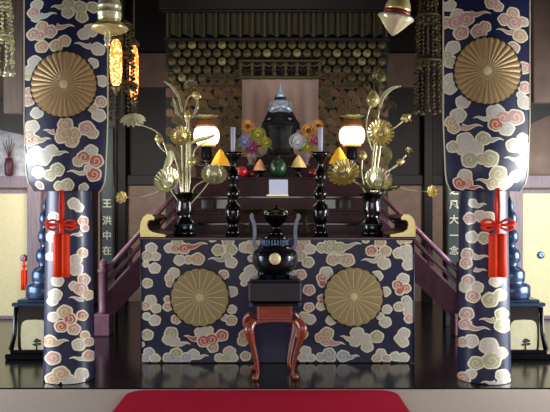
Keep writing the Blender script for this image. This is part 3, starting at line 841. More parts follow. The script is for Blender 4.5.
# ================================================================ REAL FLOWERS
def petals(mb, c, axis, n, r0, L, W, elev, mi=0, curl=.3, ph=0.0, cup=.25, rows=6, fan=0.0, tip=.5):
    U, V, Wd = frame(axis); c = Vector(c)
    for k in range(n):
        a = 2 * PI * k / n + ph
        D = U * math.cos(a) + V * math.sin(a); S = -U * math.sin(a) + V * math.cos(a)
        vs = []; fs = []; Lk = L * (1 - fan * (.5 - .5 * D.z))
        for i in range(rows + 1):
            t = i / rows
            e = elev + curl * t
            q = r0 + Lk * t * math.cos(e); h = Lk * t * math.sin(e)
            w = W * (math.sin(PI * min(1, .12 + .80 * t)) ** .75) * (.75 + .35 * t) if i < rows else W * tip
            for j in (-1, 0, 1):
                vs.append(c + D * q + Wd * (h + (cup * w if j else 0)) + S * (j * w))
        for i in range(rows):
            for j in range(2):
                fs.append([i * 3 + j, i * 3 + j + 1, (i + 1) * 3 + j + 1, (i + 1) * 3 + j])
        mb.add(vs, fs, mi, True)

def blossom(px, py, r, pm, name, label, d, base, n=14, centre='seed', tilt=(0, -1, .25)):
    s = d / F; c = P(px, py, d); R = r * s
    root = thing(name, base, label, 'flower', 'fresh altar flowers')
    m = MB(); petals(m, c, tilt, n, R * .3, R * .78, R * 1.9 / n, .05, 0, .35, 0, .5); petals(m, c, tilt, n, R * .22, R * .5, R * 1.5 / n, .5, 0, .3, PI / n, .5)
    m.build('petals', M[pm], root)
    W = frame(tilt)[2]
    m = MB(); m.ball(c + W * R * .12, R * .36, 0, 1, 1, .5, 14, tilt); m.build('flower_centre', M[centre], root)
    m = MB(); m.tube(arc(base, (base[0] * .6 + c.x * .4, d + .02, c.z - .02), c - W * .01, 8), .004, 6); m.build('flower_stem', M['stem'], root)
    for sx in (-1, 1):
        m = MB(); e = c + Vector((sx * R * 1.25, .01, -R * (.9 + .3 * sx))); b0 = c + Vector((0, .012, -R * .5)); vs = []; fs = []
        for i in range(7):
            t = i / 6; q = b0.lerp(e, t) + Vector((0, -.01 * math.sin(PI * t), R * .25 * math.sin(PI * t))); w = R * .3 * math.sin(PI * min(.98, t * .92 + .05))
            vs += [q + Vector((0, 0, w)), q + Vector((0, .006, 0)), q - Vector((0, 0, w))]
        for i in range(6):
            for k in range(2): fs.append([i * 3 + k, i * 3 + k + 1, i * 3 + 4 + k, i * 3 + 3 + k])
        m.add(vs, fs, 0, True); m.build('flower_leaf', M['stem'], root)
    return root
def fvase(px, label, d=7.2):
    c = P(px, 0, d); root = thing('small_vase', (c.x, d, 1.70), label, 'vase', 'small dark flower vases')
    m = MB(); m.lathe([(.02, 0), (.05, 0), (.052, .01), (.03, .025), (.05, .07), (.055, .1), (.03, .15), (.028, .17), (.045, .195), (.036, .19), (.02, .15), (.002, .14)], (c.x, d, 1.70), 22); m.build('vase_body', M['post'], root)
    m = MB(); m.lathe([(.032, .146), (.036, .15), (.032, .154)], (c.x, d, 1.70), 22); m.build('neck_ring', M['olddim'], root)
    return (c.x, d, 1.86)
bL = fvase(252, 'small grey vase of flowers nearer the red apple'); bR = fvase(305, 'small grey vase of flowers nearer the dark red fruit')
for a in ((248, 126.5, 6.5, 'petal_y', 'sunflower', 'orange sunflower above the magenta bloom, beside a candle', bL, 16),
          (258, 135, 8, 'petal_g', 'yellow_green_chrysanthemum', 'yellow green chrysanthemum beside the statue, below a sunflower', bL, 20),
          (245, 142, 7, 'petal_b', 'lilac_aster', 'lilac aster at the candle side of the bouquet', bL, 18),
          (252, 148, 7.5, 'petal_m', 'magenta_dahlia', 'magenta dahlia low in the bouquet', bL, 18),
          (266, 143, 6, 'petal_g', 'yellow_green_chrysanthemum', 'smaller yellow green chrysanthemum tucked under the statue, lilac aster side', bL, 18),
          (318, 126, 6, 'petal_y', 'sunflower', 'orange sunflower peeking behind the candle, white bloom side', bR, 16),
          (308.5, 131, 7, 'petal_y', 'yellow_dahlia', 'golden yellow dahlia above the white bloom', bR, 20),
          (297.5, 142, 8.5, 'petal_w', 'white_chrysanthemum', 'round white chrysanthemum beside the statue pedestal', bR, 24),
          (307, 147, 7, 'petal_g', 'yellow_green_chrysanthemum', 'yellow green chrysanthemum below the golden yellow dahlia', bR, 18),
          (315, 141, 5.5, 'petal_m', 'magenta_dahlia', 'small magenta dahlia beside the candle, white bloom side', bR, 16)):
    blossom(a[0], a[1], a[2], a[3], a[4], a[5], 7.17, a[6], a[7], 'seed' if a[3] in ('petal_y',) else a[3])

# ================================================================ STATUE
D = 7.5; s = D / F
zof = lambda y: EYE - (y - 206) * s
X0 = P(280.5, 0, D).x
ped = thing('statue_pedestal', (X0, D, 1.80), 'tall black lacquered pedestal under the seated statue', 'pedestal')
zt = zof(126)
m = MB(); m.lathe([(.17, 0), (.2, 0), (.2, .03), (.16, .05), (.145, .1), (.15, (zt - 1.8) * .55), (.175, (zt - 1.8) * .8), (.2, zt - 1.80 - .015), (.2, zt - 1.80)], (X0, D, 1.80), 8, 0, None, (1, .8), False); m.build('plinth', M['statue'], ped)
m = MB(); petals(m, (X0, D, zt - .06), (0, 0, 1), 14, .13, .06, .026, .6, 0, .5); m.build('lotus_petals', M['statue'], ped)
sb = MB()
def ring(cx_, cy_, z, rx, ry, n=24): return [(cx_ + rx * math.cos(2 * PI * k / n), cy_ + ry * math.sin(2 * PI * k / n), z) for k in range(n)]
secs = [(.0, .19, .14), (.02, .20, .15), (.05, .185, .135), (.08, .15, .11), (.12, .115, .085), (.18, .085, .07), (.24, .09, .07), (.28, .085, .06), (.30, .06, .05), (.315, .032, .034)]
sb.lathe([(1, 0)], (0, 0, 0)) if 0 else None
vs = []; fs = []; N = 24
for (z, rx, ry) in secs: vs += ring(X0, D, zt + z, rx, ry, N)
for i in range(len(secs) - 1):
    for k in range(N): fs.append([i * N + k, i * N + (k + 1) % N, (i + 1) * N + (k + 1) % N, (i + 1) * N + k])
fs.append(list(range(N))[::-1]); fs.append([(len(secs) - 1) * N + k for k in range(N)])
sb.add(vs, fs, 0, True)
zh = zt + .35
sb.ball((X0, D - .005, zh), .042, 0, 1, 1.08, 1.2)                      # head
sb.tube([(X0, D, zt + .29), (X0, D, zh)], .027, 10)                     # neck
sb.lathe([(.045, 0), (.044, .03), (.032, .065), (.018, .10), (.006, .122)], (X0, D + .004, zh + .015), 18)   # pointed hood
sb.ball((X0, D - .052, zh - .004), .009, 0, .8, 1, 1.4)                  # nose
for sx in (-1, 1):
    sb.ball((X0 + sx * .044, D, zh - .008), .011, 0, .6, 1, 2.0)         # ear
    sb.ball((X0 + sx * .017, D - .041, zh + .004), .008, 0, 1.3, .6, .6) # eyelid
    q = [(X0 + sx * .095, D, zt + .265), (X0 + sx * .106, D - .01, zt + .22), (X0 + sx * .108, D - .06, zt + .17), (X0 + sx * .075, D - .105, zt + .19), (X0 + sx * .02, D - .12, zt + .20)]
    sb.tube(spline(q, 5), [.031 - .0006 * i for i in range(21)], 10)     # arm
    sb.tube(spline([(X0 + sx * .04, D - .05, zt + .05), (X0 + sx * .12, D - .07, zt + .045), (X0 + sx * .09, D - .13, zt + .045), (X0 - sx * .03, D - .135, zt + .045)], 5), .038, 10)  # folded leg
sb.ball((X0, D - .049, zh - .022), .008, 0, 1.6, .7, .5)                 # mouth
sb.ball((X0, D - .125, zt + .205), .032, 0, 1.5, .8, .6)                  # joined hands
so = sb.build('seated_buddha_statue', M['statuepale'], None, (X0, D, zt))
md = so.modifiers.new('join', 'REMESH'); md.mode = 'VOXEL'; md.voxel_size = .006; md.use_smooth_shade = True
ms = so.modifiers.new('soften', 'SMOOTH'); ms.iterations = 2; ms.factor = .4
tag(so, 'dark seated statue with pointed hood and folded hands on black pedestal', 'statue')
# dark robe over the folded legs, dark ring painting in the neck shadow
m = MB(); m.lathe([(.94, 0), (.95, .015), (.84, .05), (.72, .09), (.58, .125), (.42, .145), (.25, .15)], (0, 0, 0), 32, 0, None, (1, 1), True, 9, .03)
m.v = [Vector((X0 + v.x * .228, D - .025 + v.y * .20, zt + v.z)) for v in m.v]; m.build('robe_skirt', M['statue'], so)
m = MB(); m.lathe([(.050, .285), (.072, .292), (.062, .315), (.036, .325)], (X0, D, zt), 20); m.build('collar', M['statue'], so)
# conical back screen that widens to the pedestal (dark mandorla)
m = MB(); q = [(-.235, -.02), (.235, -.02), (.185, .1), (.07, .33), (.02, .47), (0, .48), (-.02, .47), (-.07, .33), (-.185, .1)]
m.prism([(X0 + a, zt + b) for a, b in q], D + .17, D + .19); m.build('back_halo', M['bronze'], so)

# ================================================================ BACKDROP SCREEN
d = 7.92; s = d / F
pk = P(280, 0, 7.86)
hc = MB(); vs = []; fs = []
x0, x1 = P(242, 0, 7.86).x, P(318.5, 0, 7.86).x; z0, z1 = 1.8, P(0, 79.5, 7.86).z
nu = 40
for j in range(9):
    for i in range(nu + 1):
        vs.append((x0 + (x1 - x0) * i / nu, 7.86 + .008 * math.sin(i * .9) * (1 - .3 * j / 8), z1 + (z0 - z1) * j / 8))
for j in range(8):
    for i in range(nu):
        a = j * (nu + 1) + i; fs.append([a, a + 1, a + nu + 2, a + nu + 1])
hc.add(vs, fs, 0, True)
tag(hc.build('hanging_cloth', M['cloth']), 'plain dusty pink cloth hanging behind the statue', 'cloth')

gs = thing('gilded_canopy_screen', (P(277, 0, d).x, d, 0), 'tall tarnished gold screen with pleated valance and round medallions', 'screen')
bxl, bxr = P(165.5, 0, d).x, P(388.5, 0, d).x
def mps(u, v, off): p = P(u, v, d); p.y = d - off; return p
mb = MB()
mb.box(((bxl + bxr) / 2, d + .03, 1.95), (bxr - bxl, .04, 3.9), 0)
cl = []
for j in range(13):
    for i in range(23):
        u = 170 + i * 9.6 + (4.8 if j % 2 else 0) + random.uniform(-1.5, 1.5); v = 76 + j * 9.0 + random.uniform(-1.5, 1.5)
        if 246 < u < 314: continue
        if u > 384: continue
        c_ = random.choice('oogpwo')
        cl.append([('C', u, v, random.uniform(3.8, 5.4), c_), ('C', u + random.uniform(3, 5), v + 2.5, random.uniform(2.6, 4), c_)])
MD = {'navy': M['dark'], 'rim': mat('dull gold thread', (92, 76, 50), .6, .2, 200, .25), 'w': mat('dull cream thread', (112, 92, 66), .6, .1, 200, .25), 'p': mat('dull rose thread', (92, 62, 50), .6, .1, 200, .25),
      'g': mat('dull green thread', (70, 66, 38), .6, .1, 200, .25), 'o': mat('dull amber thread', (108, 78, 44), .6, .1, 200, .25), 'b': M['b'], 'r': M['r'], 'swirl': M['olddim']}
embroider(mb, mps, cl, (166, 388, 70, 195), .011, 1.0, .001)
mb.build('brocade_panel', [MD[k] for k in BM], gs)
# pleated valance
m = MB(); vs = []; fs = []
nu = 108
for j, v in enumerate((6, 14, 36, 38)):
    for i in range(nu + 1):
        t = i / nu; p = P(167 + 219 * t, v + (1.2 * math.cos(t * 18 * 2 * PI) if j == 3 else 0), d); p.y = d - .10 - .035 * abs(math.sin(t * 18 * PI)); vs.append(p)
for j in range(3):
    for i in range(nu):
        a = j * (nu + 1) + i; fs.append([a, a + 1, a + nu + 2, a + nu + 1])
m.add(vs, fs, 0, True); m.build('pleated_valance', mat('dull olive gold panel', (48, 46, 28), .55, .3, 30, .3, .1), gs)
m = MB(); m.box(P(277, 5, d - .1), (bxr - bxl + .1, .16, .14)); m.box(P(277, 12, d - .12), (bxr - bxl + .04, .1, .02)); m.build('top_rail', M['dark'], gs)
m = MB()
for i in range(19): m.box(P(167.5 + 219 * i / 18, 25, d - .15), (.018, .012, 24 * s))
m.build('valance_bar', M['olddim'], gs)
m = MB(); m.box(P(277, 40.2, d - .08), (bxr - bxl, .1, .03)); m.build('middle_rail', M['dark'], gs)
# round flower medallions, copied
proto = None
cnt = 0
for j in range(6):
    for i in range(22):
        u = 172 + i * 10.0 + (5 if j % 2 else 0); v = 45 + j * 8.2
        if u > 385: continue
        if j >= 2 and 236 < u < 322: continue
        if j == 4 and 205 < u < 350: continue
        if j == 5 and 195 < u < 360: continue
        if cnt >= 96: break
        cnt += 1
        p = P(u, v, d - .06)
        br = random.random() < .16
        if proto is None:
            m = MB(); R = 4.1 * s
            m.lathe([(.001, .022), (R * .3, .02), (R * .36, .012), (R * .75, .014), (R * .98, .006), (R, 0), (R * .8, -.02)], p, 24, 0, (0, -1, 0), (1, 1), True, 8, .06)
            proto = m.build('medallion', M['olddim'], gs); p0 = p.copy()
            bright = None; o = proto
        else:
            if br and bright is None:
                bright = proto.data.copy(); bright.materials[0] = M['oldbright']
            o = proto.copy(); COL.objects.link(o); o.parent = gs; o.location = p - p0
            if br: o.data = bright
m = MB()   # netting cord between the medallions
for j in range(6):
    v = 45 + j * 8.2
    m.tube([P(167, v, d - .03), P(387, v, d - .03)], .006, 5)
for i in range(24): m.tube([P(167 + i * 9.6, 42, d - .035), P(167 + i * 9.6, 88, d - .035)], .005, 5)
m.build('netting', M['olddim'], gs)
# swagged tracery above the pink cloth
m = MB()
m.box(P(280, 77.5, d - .08), (82 * s, .05, .03)); m.box(P(280, 61, d - .08), (82 * s, .05, .02))
for i in range(8):
    u = 240.5 + i * 11.3
    m.lathe([(.018, 0), (.026, .03), (.012, .06), (.02, .1), (.026, .15), (.012, .18)], P(u, 76.5, d - .08), 12)
    if i < 7: m.tube(arc(P(u, 62, d - .09), P(u + 5.6, 70, d - .09), P(u + 11.3, 62, d - .09), 8), .009, 6)
m.build('tracery', M['olddim'], gs)

# ================================================================ GILDED LOTUS BOUQUETS
def lotus(parent, px, py, r, axis, d, n=14, name='lotus_flower', m_='gold', elev=.15, double=True, fan=0.0):
    s = d / F; R = r * s; c = P(px, py, d)
    m = MB(); petals(m, c, axis, n, R * .14, R * .88, R * 2.5 / n, elev, 0, .3, 0, .55, 6, fan, .8)
    if double: petals(m, c, axis, n, R * .1, R * .66, R * 1.2 / n, elev + .3, 0, .3, PI / n, .6, 6, fan, .8)
    W = frame(axis)[2]
    m.lathe([(R * .08, -.01), (R * .2, R * .02), (R * .2, R * .16), (R * .1, R * .2), (.001, R * .2)], c, 14, 0, axis)
    return m.build(name, M[m_], parent)
def leaf(parent, px, py, r, axis, d, ribs=14, depth=.25, m_='goldpale', name='lotus_leaf'):
    s = d / F; R = r * s; c = P(px, py, d); U, V, W = frame(axis)
    m = MB(); vs = [c - W * R * depth]; fs = []; n = ribs * 4; rg = 6
    for i in range(1, rg + 1):
        q = i / rg
        for k in range(n):
            a = 2 * PI * k / n; wv = math.cos(ribs * a)
            rr = R * q * (1 + (.07 * wv if i == rg else 0))
            vs.append(c + U * rr * math.cos(a) + V * rr * math.sin(a) + W * (R * (depth * (q * q - 1) + .07 * q * wv)))
    for k in range(n): fs.append([0, 1 + k, 1 + (k + 1) % n])
    for i in range(rg - 1):
        for k in range(n):
            k2 = (k + 1) % n; fs.append([1 + i * n + k, 1 + i * n + k2, 1 + (i + 1) * n + k2, 1 + (i + 1) * n + k])
    m.add(vs, fs, 0, True); return m.build(name, M[m_], parent)
def stem(parent, pts, d, r=.008, m_='goldpale', name='stem', dz=0.0):
    q = [P(a, b, d + (c[0] if c else 0)) for a, b, *c in pts]
    m = MB(); m.tube(spline(q, 6), r, 8); return m.build(name, M[m_], parent)
def bud(parent, px, py, r, d, axis=(0, 0, 1), m_='gold', name='lotus_bud'):
    s = d / F; R = r * s
    m = MB(); m.lathe([(R * .25, -R), (R * .8, -R * .5), (R, 0), (R * .8, R * .6), (R * .45, R * 1.1), (R * .1, R * 1.5)], P(px, py, d), 16, 0, axis, (1, 1), True, 5, .08)
    return m.build(name, M[m_], parent)
def curlleaf(parent, pts, w, d, m_='goldpale', name='curled_leaf'):
    q = spline([P(a, b, d) for a, b in pts], 6); n = len(q); s = d / F
    vs = []; fs = []
    for i, p in enumerate(q):
        t = (q[min(i + 1, n - 1)] - q[max(i - 1, 0)]).normalized(); nn = Vector((t.z, 0, -t.x))
        ww = w * s * math.sin(PI * min(.97, .08 + .9 * i / (n - 1))) ** .7
        vs += [p + nn * ww, p + Vector((0, .02, 0)), p - nn * ww]
    for i in range(n - 1):
        for k in range(2): fs.append([i * 3 + k, i * 3 + k + 1, i * 3 + 4 + k, i * 3 + 3 + k])
    m = MB(); m.add(vs, fs, 0, True); o = m.build(name, M[m_], parent)
    md = o.modifiers.new('thick', 'SOLIDIFY'); md.thickness = .004
    return o
d = 5.58
zv = ZT + .2
gl = thing('gilded_lotus_spray', P(185, 197, d), 'gilt metal lotus spray with drooping leaf, nearer the tasseled door', 'ornament', 'gilded lotus sprays')
for a in (([(184, 207), (183, 180), (182, 150), (181, 128)], .009), ([(186, 207), (187, 170), (187.5, 135), (188, 117)], .014), ([(183, 207), (179, 175), (175, 158), (168, 152)], .007),
          ([(184, 207), (180.5, 178), (176, 160), (172, 150)], .007), ([(187, 207), (190, 175), (190, 150), (188, 122)], .009),
          ([(187, 207), (193, 190), (198, 184), (206, 180)], .006), ([(188, 207), (196, 198), (203, 190), (212, 178)], .006),
          ([(184, 207), (178, 200), (172, 192), (166, 186)], .007),
          ([(170, 166), (165, 146), (158, 133), (147, 127), (136, 124)], .006), ([(166, 152), (161, 148), (157, 141), (160, 137)], .007),
          ([(166, 188), (152, 194), (138, 197.5), (124, 197)], .006), ([(186, 122), (185, 108), (188, 98), (193, 95)], .007), ([(191, 168), (194, 152), (199, 146), (206, 142)], .006)):
    stem(gl, a[0], d, a[1])
lotus(gl, 181, 140, 14, (0, -.9, .3), d - .04, 20, 'lotus_flower', 'gold', .1, True, .6)
lotus(gl, 168, 186, 19, (-.25, -.8, .45), d - .06, 22, 'lotus_flower', 'goldpale', .15, True, .6)
lotus(gl, 214, 180, 18, (.1, -.7, .6), d - .06, 22, 'lotus_flower', 'goldpale', .15, True, .6)
leaf(gl, 133, 120, 12, (.15, -.35, -.8), d - .05, 14, .3)
leaf(gl, 191, 84, 6.5, (.1, -.6, .5), d - .03, 10, .5, 'goldpale', 'seed_pod')
bud(gl, 159, 139, 4.4, d - .02); bud(gl, 196, 95, 4, d - .02, (.8, 0, -.3)); bud(gl, 192, 162, 4, d - .04); bud(gl, 188, 116, 4.2, d)
curlleaf(gl, [(182, 112), (179, 98), (173, 88), (164, 81)], 1.5, d - .03)
curlleaf(gl, [(171, 150), (170, 158), (167, 166), (164, 170)], 3.6, d - .04)
curlleaf(gl, [(182, 118), (177, 112), (175, 104), (173, 98)], 1.5, d - .02)
curlleaf(gl, [(192, 118), (197, 108), (197, 100), (193, 92)], 1.5, d - .02)
curlleaf(gl, [(190, 144), (198, 140), (207, 138), (215, 135)], 2.2, d - .03, 'gold')
lotus(gl, 122, 198, 6.5, (-.1, -.9, .2), d - .03, 8, 'small_flower')

gr = thing('gilded_lotus_spray', P(372, 197, d), 'gilt metal lotus spray with large round bloom, nearer the plain pull door', 'ornament', 'gilded lotus sprays')
for a in (([(371, 207), (372, 180), (373, 155), (375, 138)], .009), ([(373, 207), (376, 178), (379, 155), (381, 140)], .010), ([(372, 207), (374, 165), (377, 140), (378, 118)], .012),
          ([(370, 207), (364, 190), (357, 183), (346, 179)], .007), ([(374, 207), (376, 195), (377, 188), (378, 184)], .008),
          ([(372, 150), (367, 132), (367, 118), (371, 104)], .006), ([(384, 134), (390, 130), (397, 126), (404, 120)], .006),
          ([(379, 180), (386, 172), (396, 166), (406, 155)], .006), ([(384, 176), (390, 170), (396, 165), (400, 163)], .006),
          ([(376, 200), (392, 187), (410, 190), (430, 192)], .005), ([(378, 118), (380, 106), (383, 98), (388, 92)], .007), ([(364, 185), (362, 172), (362, 162), (363, 158)], .006)):
    stem(gr, a[0], d, a[1])
lotus(gr, 380, 134, 14, (.02, -.95, .12), d - .06, 20, 'lotus_flower', 'gold', .1)
lotus(gr, 344, 176, 17, (-.2, -.8, .5), d - .07, 18)
lotus(gr, 378, 185, 19, (.05, -.75, .55), d - .06, 22, 'lotus_flower', 'goldpale', .15, True, .6)
leaf(gr, 379, 186, 20, (.05, -.18, .95), d - .045, 16, .2, 'oldbright')
bud(gr, 373, 100, 7, d - .02, (0, 0, 1)); bud(gr, 405, 118, 4.4, d - .03, (.8, -.2, .4)); bud(gr, 400, 162, 3.4, d - .02, (.8, 0, .2)); bud(gr, 363, 156, 4, d - .02)
curlleaf(gr, [(380, 108), (383, 97), (391, 89), (401, 86)], 2.0, d - .03)
curlleaf(gr, [(383, 112), (388, 106), (392, 104), (396, 108)], 3.2, d - .03, 'olddim')
curlleaf(gr, [(385, 165), (388, 156), (386, 150), (382, 146)], 4.4, d, 'oldbright')
curlleaf(gr, [(376, 100), (377, 88), (374, 78), (378, 68)], 2.4, d, 'olddim'); 
lotus(gr, 408, 153, 5.6, (.4, -.7, .3), d - .02, 7, 'small_flower', 'oldbright')
lotus(gr, 408, 119, 4, (.8, -.4, .4), d - .04, 6, 'small_flower')
lotus(gr, 432, 192, 6.5, (.1, -.9, .2), d - .02, 8, 'small_flower')
lotus(gr, 378, 74, 6, (0, -.6, -.5), d, 8, 'small_flower', 'oldbright')

# ================================================================ STAIR RAILINGS
def railing(sg, label):
    B = Vector((sg * 1.68 + (0 if sg < 0 else .14), 6.5, 0)); T = Vector((sg * 1.03 + (0 if sg < 0 else .05), 7.05, 0))
    root = thing('stair_railing', (B.x, B.y, 0), label, 'railing', 'plum red stair railings')
    m = MB(); m.box((B.x, B.y, .105), (.17, .17, .21)); m.build('newel_block', M['rail'], root)
    m = MB(); m.lathe([(.045, .21), (.05, .22), (.043, .24), (.043, .60), (.056, .62), (.056, .635), (.03, .65), (.045, .68), (.04, .71), (.012, .74), (.002, .75)], (B.x, B.y, 0), 18); m.build('newel_post', M['rail'], root)
    m = MB(); m.lathe([(.04, 0), (.04, 1.50), (.055, 1.52), (.05, 1.56), (.01, 1.6)], (T.x, T.y, 0), 14); m.build('top_post', M['rail'], root)
    m = MB(); m.tube([B + Vector((0, 0, .60)), T + Vector((0, 0, 1.42))], .026, 10); m.build('handrail', M['rail'], root)
    m = MB(); m.tube([B + Vector((0, 0, .48)), T + Vector((0, 0, 1.27))], .022, 10); m.build('lower_rail', M['rail'], root)
    # stringer board as a slanted slab
    n = (T - B).normalized(); perp = Vector((-n.y, n.x, 0)) * .03
    vs = []
    for p, z0, z1 in ((B, .10, .38), (T, .86, 1.18)):
        for q in (perp, -perp):
            vs += [p + q + Vector((0, 0, z0)), p + q + Vector((0, 0, z1))]
    fs = [[0, 1, 5, 4], [2, 3, 7, 6], [0, 1, 3, 2], [4, 5, 7, 6], [1, 3, 7, 5], [0, 2, 6, 4]]
    m = MB(); m.add(vs, fs); m.build('stringer', M['rail'], root)
    for t in (.35, .7):
        p = B.lerp(T, t); zl = .25 + (1.02 - .25) * t
        m = MB(); m.tube([p + Vector((0, 0, zl)), p + Vector((0, 0, zl + .32))], .018, 8); m.build('baluster', M['rail'], root)
railing(-1, 'plum red sloping stair railing under the first gilt lotus spray, newel in view')
railing(1, 'plum red sloping stair railing running down behind the brocade pillar')

# ================================================================ COUPLET BOARDS
def board(px, ytop, ybot, chars, label, wpx=12.5):
    d = 6.9; s = d / F; c = P(px, 0, d); w = wpx * s
    z0, z1 = EYE - (ybot - 206) * s, EYE - (ytop - 206) * s
    root = thing('couplet_board', (c.x, d, 0), label, 'board', 'couplet boards')
    m = MB(); m.box((c.x, d, (z0 + z1) / 2), (w, .03, z1 - z0), 0, bev=.006); m.build('plank', M['plaque'], root)
    m = MB()
    for sx in (-1, 1): m.box((c.x + sx * w * .5, d - .004, (z0 + z1) / 2), (.01, .04, z1 - z0))
    m.build('edge_strip', M['lacq'], root)
    m = MB(); m.box((c.x, d + .09, 2.1), (w * 1.2, .12, 4.2)); m.build('backing_post', M['dark'], root)
    for ch, y in chars:
        cu = bpy.data.curves.new('glyph', 'FONT'); cu.body = ch; cu.size = 9.4 * s; cu.align_x = 'CENTER'; cu.align_y = 'CENTER'; cu.extrude = .002
        cu.offset = .0015
        t = bpy.data.objects.new('tmp_glyph', cu); COL.objects.link(t)
        dg = bpy.context.evaluated_depsgraph_get(); dg.update()
        me = bpy.data.meshes.new_from_object(t.evaluated_get(dg))
        bpy.data.objects.remove(t)
        me.materials.clear(); me.materials.append(M['glyph'])
        o = bpy.data.objects.new('written_character', me); COL.objects.link(o); o.parent = root
        o.rotation_euler = (PI / 2, 0, 0)
        o.location = (0, -.019, EYE - (y - 206) * s)
board(107.5, 128, 270, (('王', 204), ('洪', 221), ('中', 236), ('在', 251)), 'dark green hanging board with pale characters, beside the gilt lotus of the tasseled door side')
board(453.5, 100, 288, (('之', 191), ('風', 205), ('大', 220), ('一', 236), ('念', 251)), 'dark green hanging board with pale characters, beside the brocade pillar and plain pull door')

# ================================================================ FLOOR LANTERNS BEHIND PILLARS
def floorlantern(px, sg, label, pc):
    d = 5.62; s = d / F; X = P(px, 0, d - .13).x
    zof = lambda y: EYE - (y - 206) * s
    zb = zof(351)          # feet line
    root = thing('bronze_floor_lantern', (X, d, 0), label, 'lantern', 'bronze floor lanterns')
    zt = zof(302); w = .19
    m = MB(); m.box((X, d, .025), (.50, .40, .05), 0, bev=.01); m.box((X, d, .062), (.44, .34, .03), 0, bev=.008); m.build('plinth', M['lacq'], root)
    for sx in (-1, 1):
        for sy in (-1, 1):
            m = MB(); m.tube([(X + sx * .215, d + sy * .15, .075), (X + sx * .19, d + sy * .14, .2), (X + sx * .18, d + sy * .135, zt - .02)], [.022, .018, .018], 6); m.build('corner_post', M['bronze'], root)
    m = MB(); m.box((X, d, (zt + .075) / 2), (.34, .26, zt - .075), 0, bev=.01); m.build('cabinet', M['lacq'], root)
    pw, ph = .225, zof(317) - zof(350) ; pz = (zof(317) + zof(350)) / 2; xo = P(pc, 0, d - .135).x
    m = MB(); pts = []
    n = 20
    for k in range(n):
        a = 2 * PI * k / n; ca, sa = math.cos(a), math.sin(a)
        e = .45
        pts.append((xo + pw / 2 * math.copysign(abs(ca) ** e, ca), pz + ph / 2 * math.copysign(abs(sa) ** e, sa)))
    m.prism(pts, d - .138, d - .128); m.build('cream_panel', M['cream'], root)
    m = MB(); y0 = d - .141
    m.tube([(xo + .015, y0, pz - ph * .42), (xo + .02, y0, pz - ph * .12)], .004, 5)
    for a_, b_ in ((-.03, .02), (.035, .025), (-.02, .045), (.03, .05), (.0, .06)):
        m.ball((xo + .02 + a_ * .6, y0, pz - ph * .3 + b_), .014, 0, 1.2, .15, .7, 8)
    m.build('leaf_motif', M['leafdark'], root)
    m = MB(); m.box((X, d, zt), (.42, .32, .03), 0, bev=.008); m.box((X, d, zt + .026), (.34, .27, .025), 0, bev=.006); m.build('top_plate', M['bluebronze'], root)
    prof = [(.15, 0), (.165, .02), (.165, .10), (.15, .12), (.11, .13), (.12, .15), (.122, .22), (.10, .25), (.07, .265), (.06, .28), (.085, .32), (.088, .36), (.075, .40), (.045, .425), (.04, .45), (.066, .48), (.072, .52), (.06, .56), (.036, .585), (.034, .61), (.055, .635), (.06, .67), (.05, .71), (.028, .74), (.03, .77), (.018, .81), (.002, .86)]
    m = MB(); m.lathe(prof, (X + (.025 if sg < 0 else -.03), d, zt + .038), 28); m.build('stacked_bulb', M['bluebronze'], root)
floorlantern(38, -1, 'blue grey bronze lantern on black cabinet, behind the pillar by the tasseled door', 34.5)
floorlantern(519, 1, 'blue grey bronze lantern on black cabinet, behind the pillar by the plain pull door', 523.5)

# ================================================================ HANGING ORNAMENTS
def hanger(px, ybot, d, root, y0):
    p = P(px, y0, d); m = MB()
    n = int((4.25 - p.z) / .03)
    for k in range(n):
        z = p.z + .015 + k * .03
        m.tube([Vector((p.x + .006 * math.cos(a) * (1 if k % 2 else 0), d + .006 * math.cos(a) * (0 if k % 2 else 1), z + .018 * math.sin(a))) for a in [2 * PI * q / 8 for q in range(9)]], .0025, 4)
    m.build('chain', M['olddim'], root)
d = 4.2; s = d / F
hl = thing('hanging_bell_lamp', P(109.5, 45, d), 'gilt hanging lamp with ringed drum and flared dish, over the plum brocade banner edge', 'hanging ornament')
hl['label'] = 'gilt hanging lamp with ringed drum, flared dish and drop pendant'
c = P(109.5, 22, d)
m = MB(); m.lathe([(r * s, (22 - y) * s) for r, y in ((9, 22), (11.5, 19), (11.5, 15), (12, 14.6), (12, 12.8), (11.2, 12.4), (11.2, 8), (11.8, 7.6), (11.8, 5.8), (11, 5.4), (11, 2), (8, -2), (4, -6), (2, -14))], c, 28); m.build('drum', M['goldpale'], hl)
m = MB(); m.lathe([(r * s, (22 - y) * s) for r, y in ((10, 20), (13, 24), (18, 27.5), (18.5, 29), (15, 31), (9, 33.5), (3, 34.5))], c, 28, 0, None, (1, 1), True, 8, .03); m.build('dish', M['gold'], hl)
m = MB(); m.lathe([(r * s, (22 - y) * s) for r, y in ((2, 33), (3.4, 36), (3.6, 40), (2.4, 43), (3, 45.5), (.4, 47))], P(107.5, 22, d), 14); m.build('drop_pendant', M['goldpale'], hl)
hanger(109.5, 0, d, hl, -14)
hr = thing('hanging_bell_lamp', P(396, 36, d), 'tilted gilt hanging lamp with red band and pointed dish', 'hanging ornament')
A = Vector((.18, -.15, 1)); c = P(397, 12, d)
m = MB(); m.lathe([(r * s, h * s) for r, h in ((8, 0), (12.5, 1), (13, 4), (11.5, 9), (9, 14), (5, 20), (2, 30))], c, 28, 0, A); m.build('drum', M['gold'], hr)
m = MB(); m.lathe([(r * s, h * s) for r, h in ((12, -2.5), (13.4, -1.6), (13.4, 1.4), (12, 1.8))], c, 28, 0, A); m.build('red_band', M['redband'], hr)
m = MB(); m.lathe([(r * s, h * s) for r, h in ((12.5, -2), (17.5, -4), (18, -6), (14, -10), (9, -16), (4, -21), (.5, -23.5))], c, 28, 0, A, (1, 1), True, 8, .03); m.build('dish', M['goldpale'], hr)
p = c + A.normalized() * 30 * s
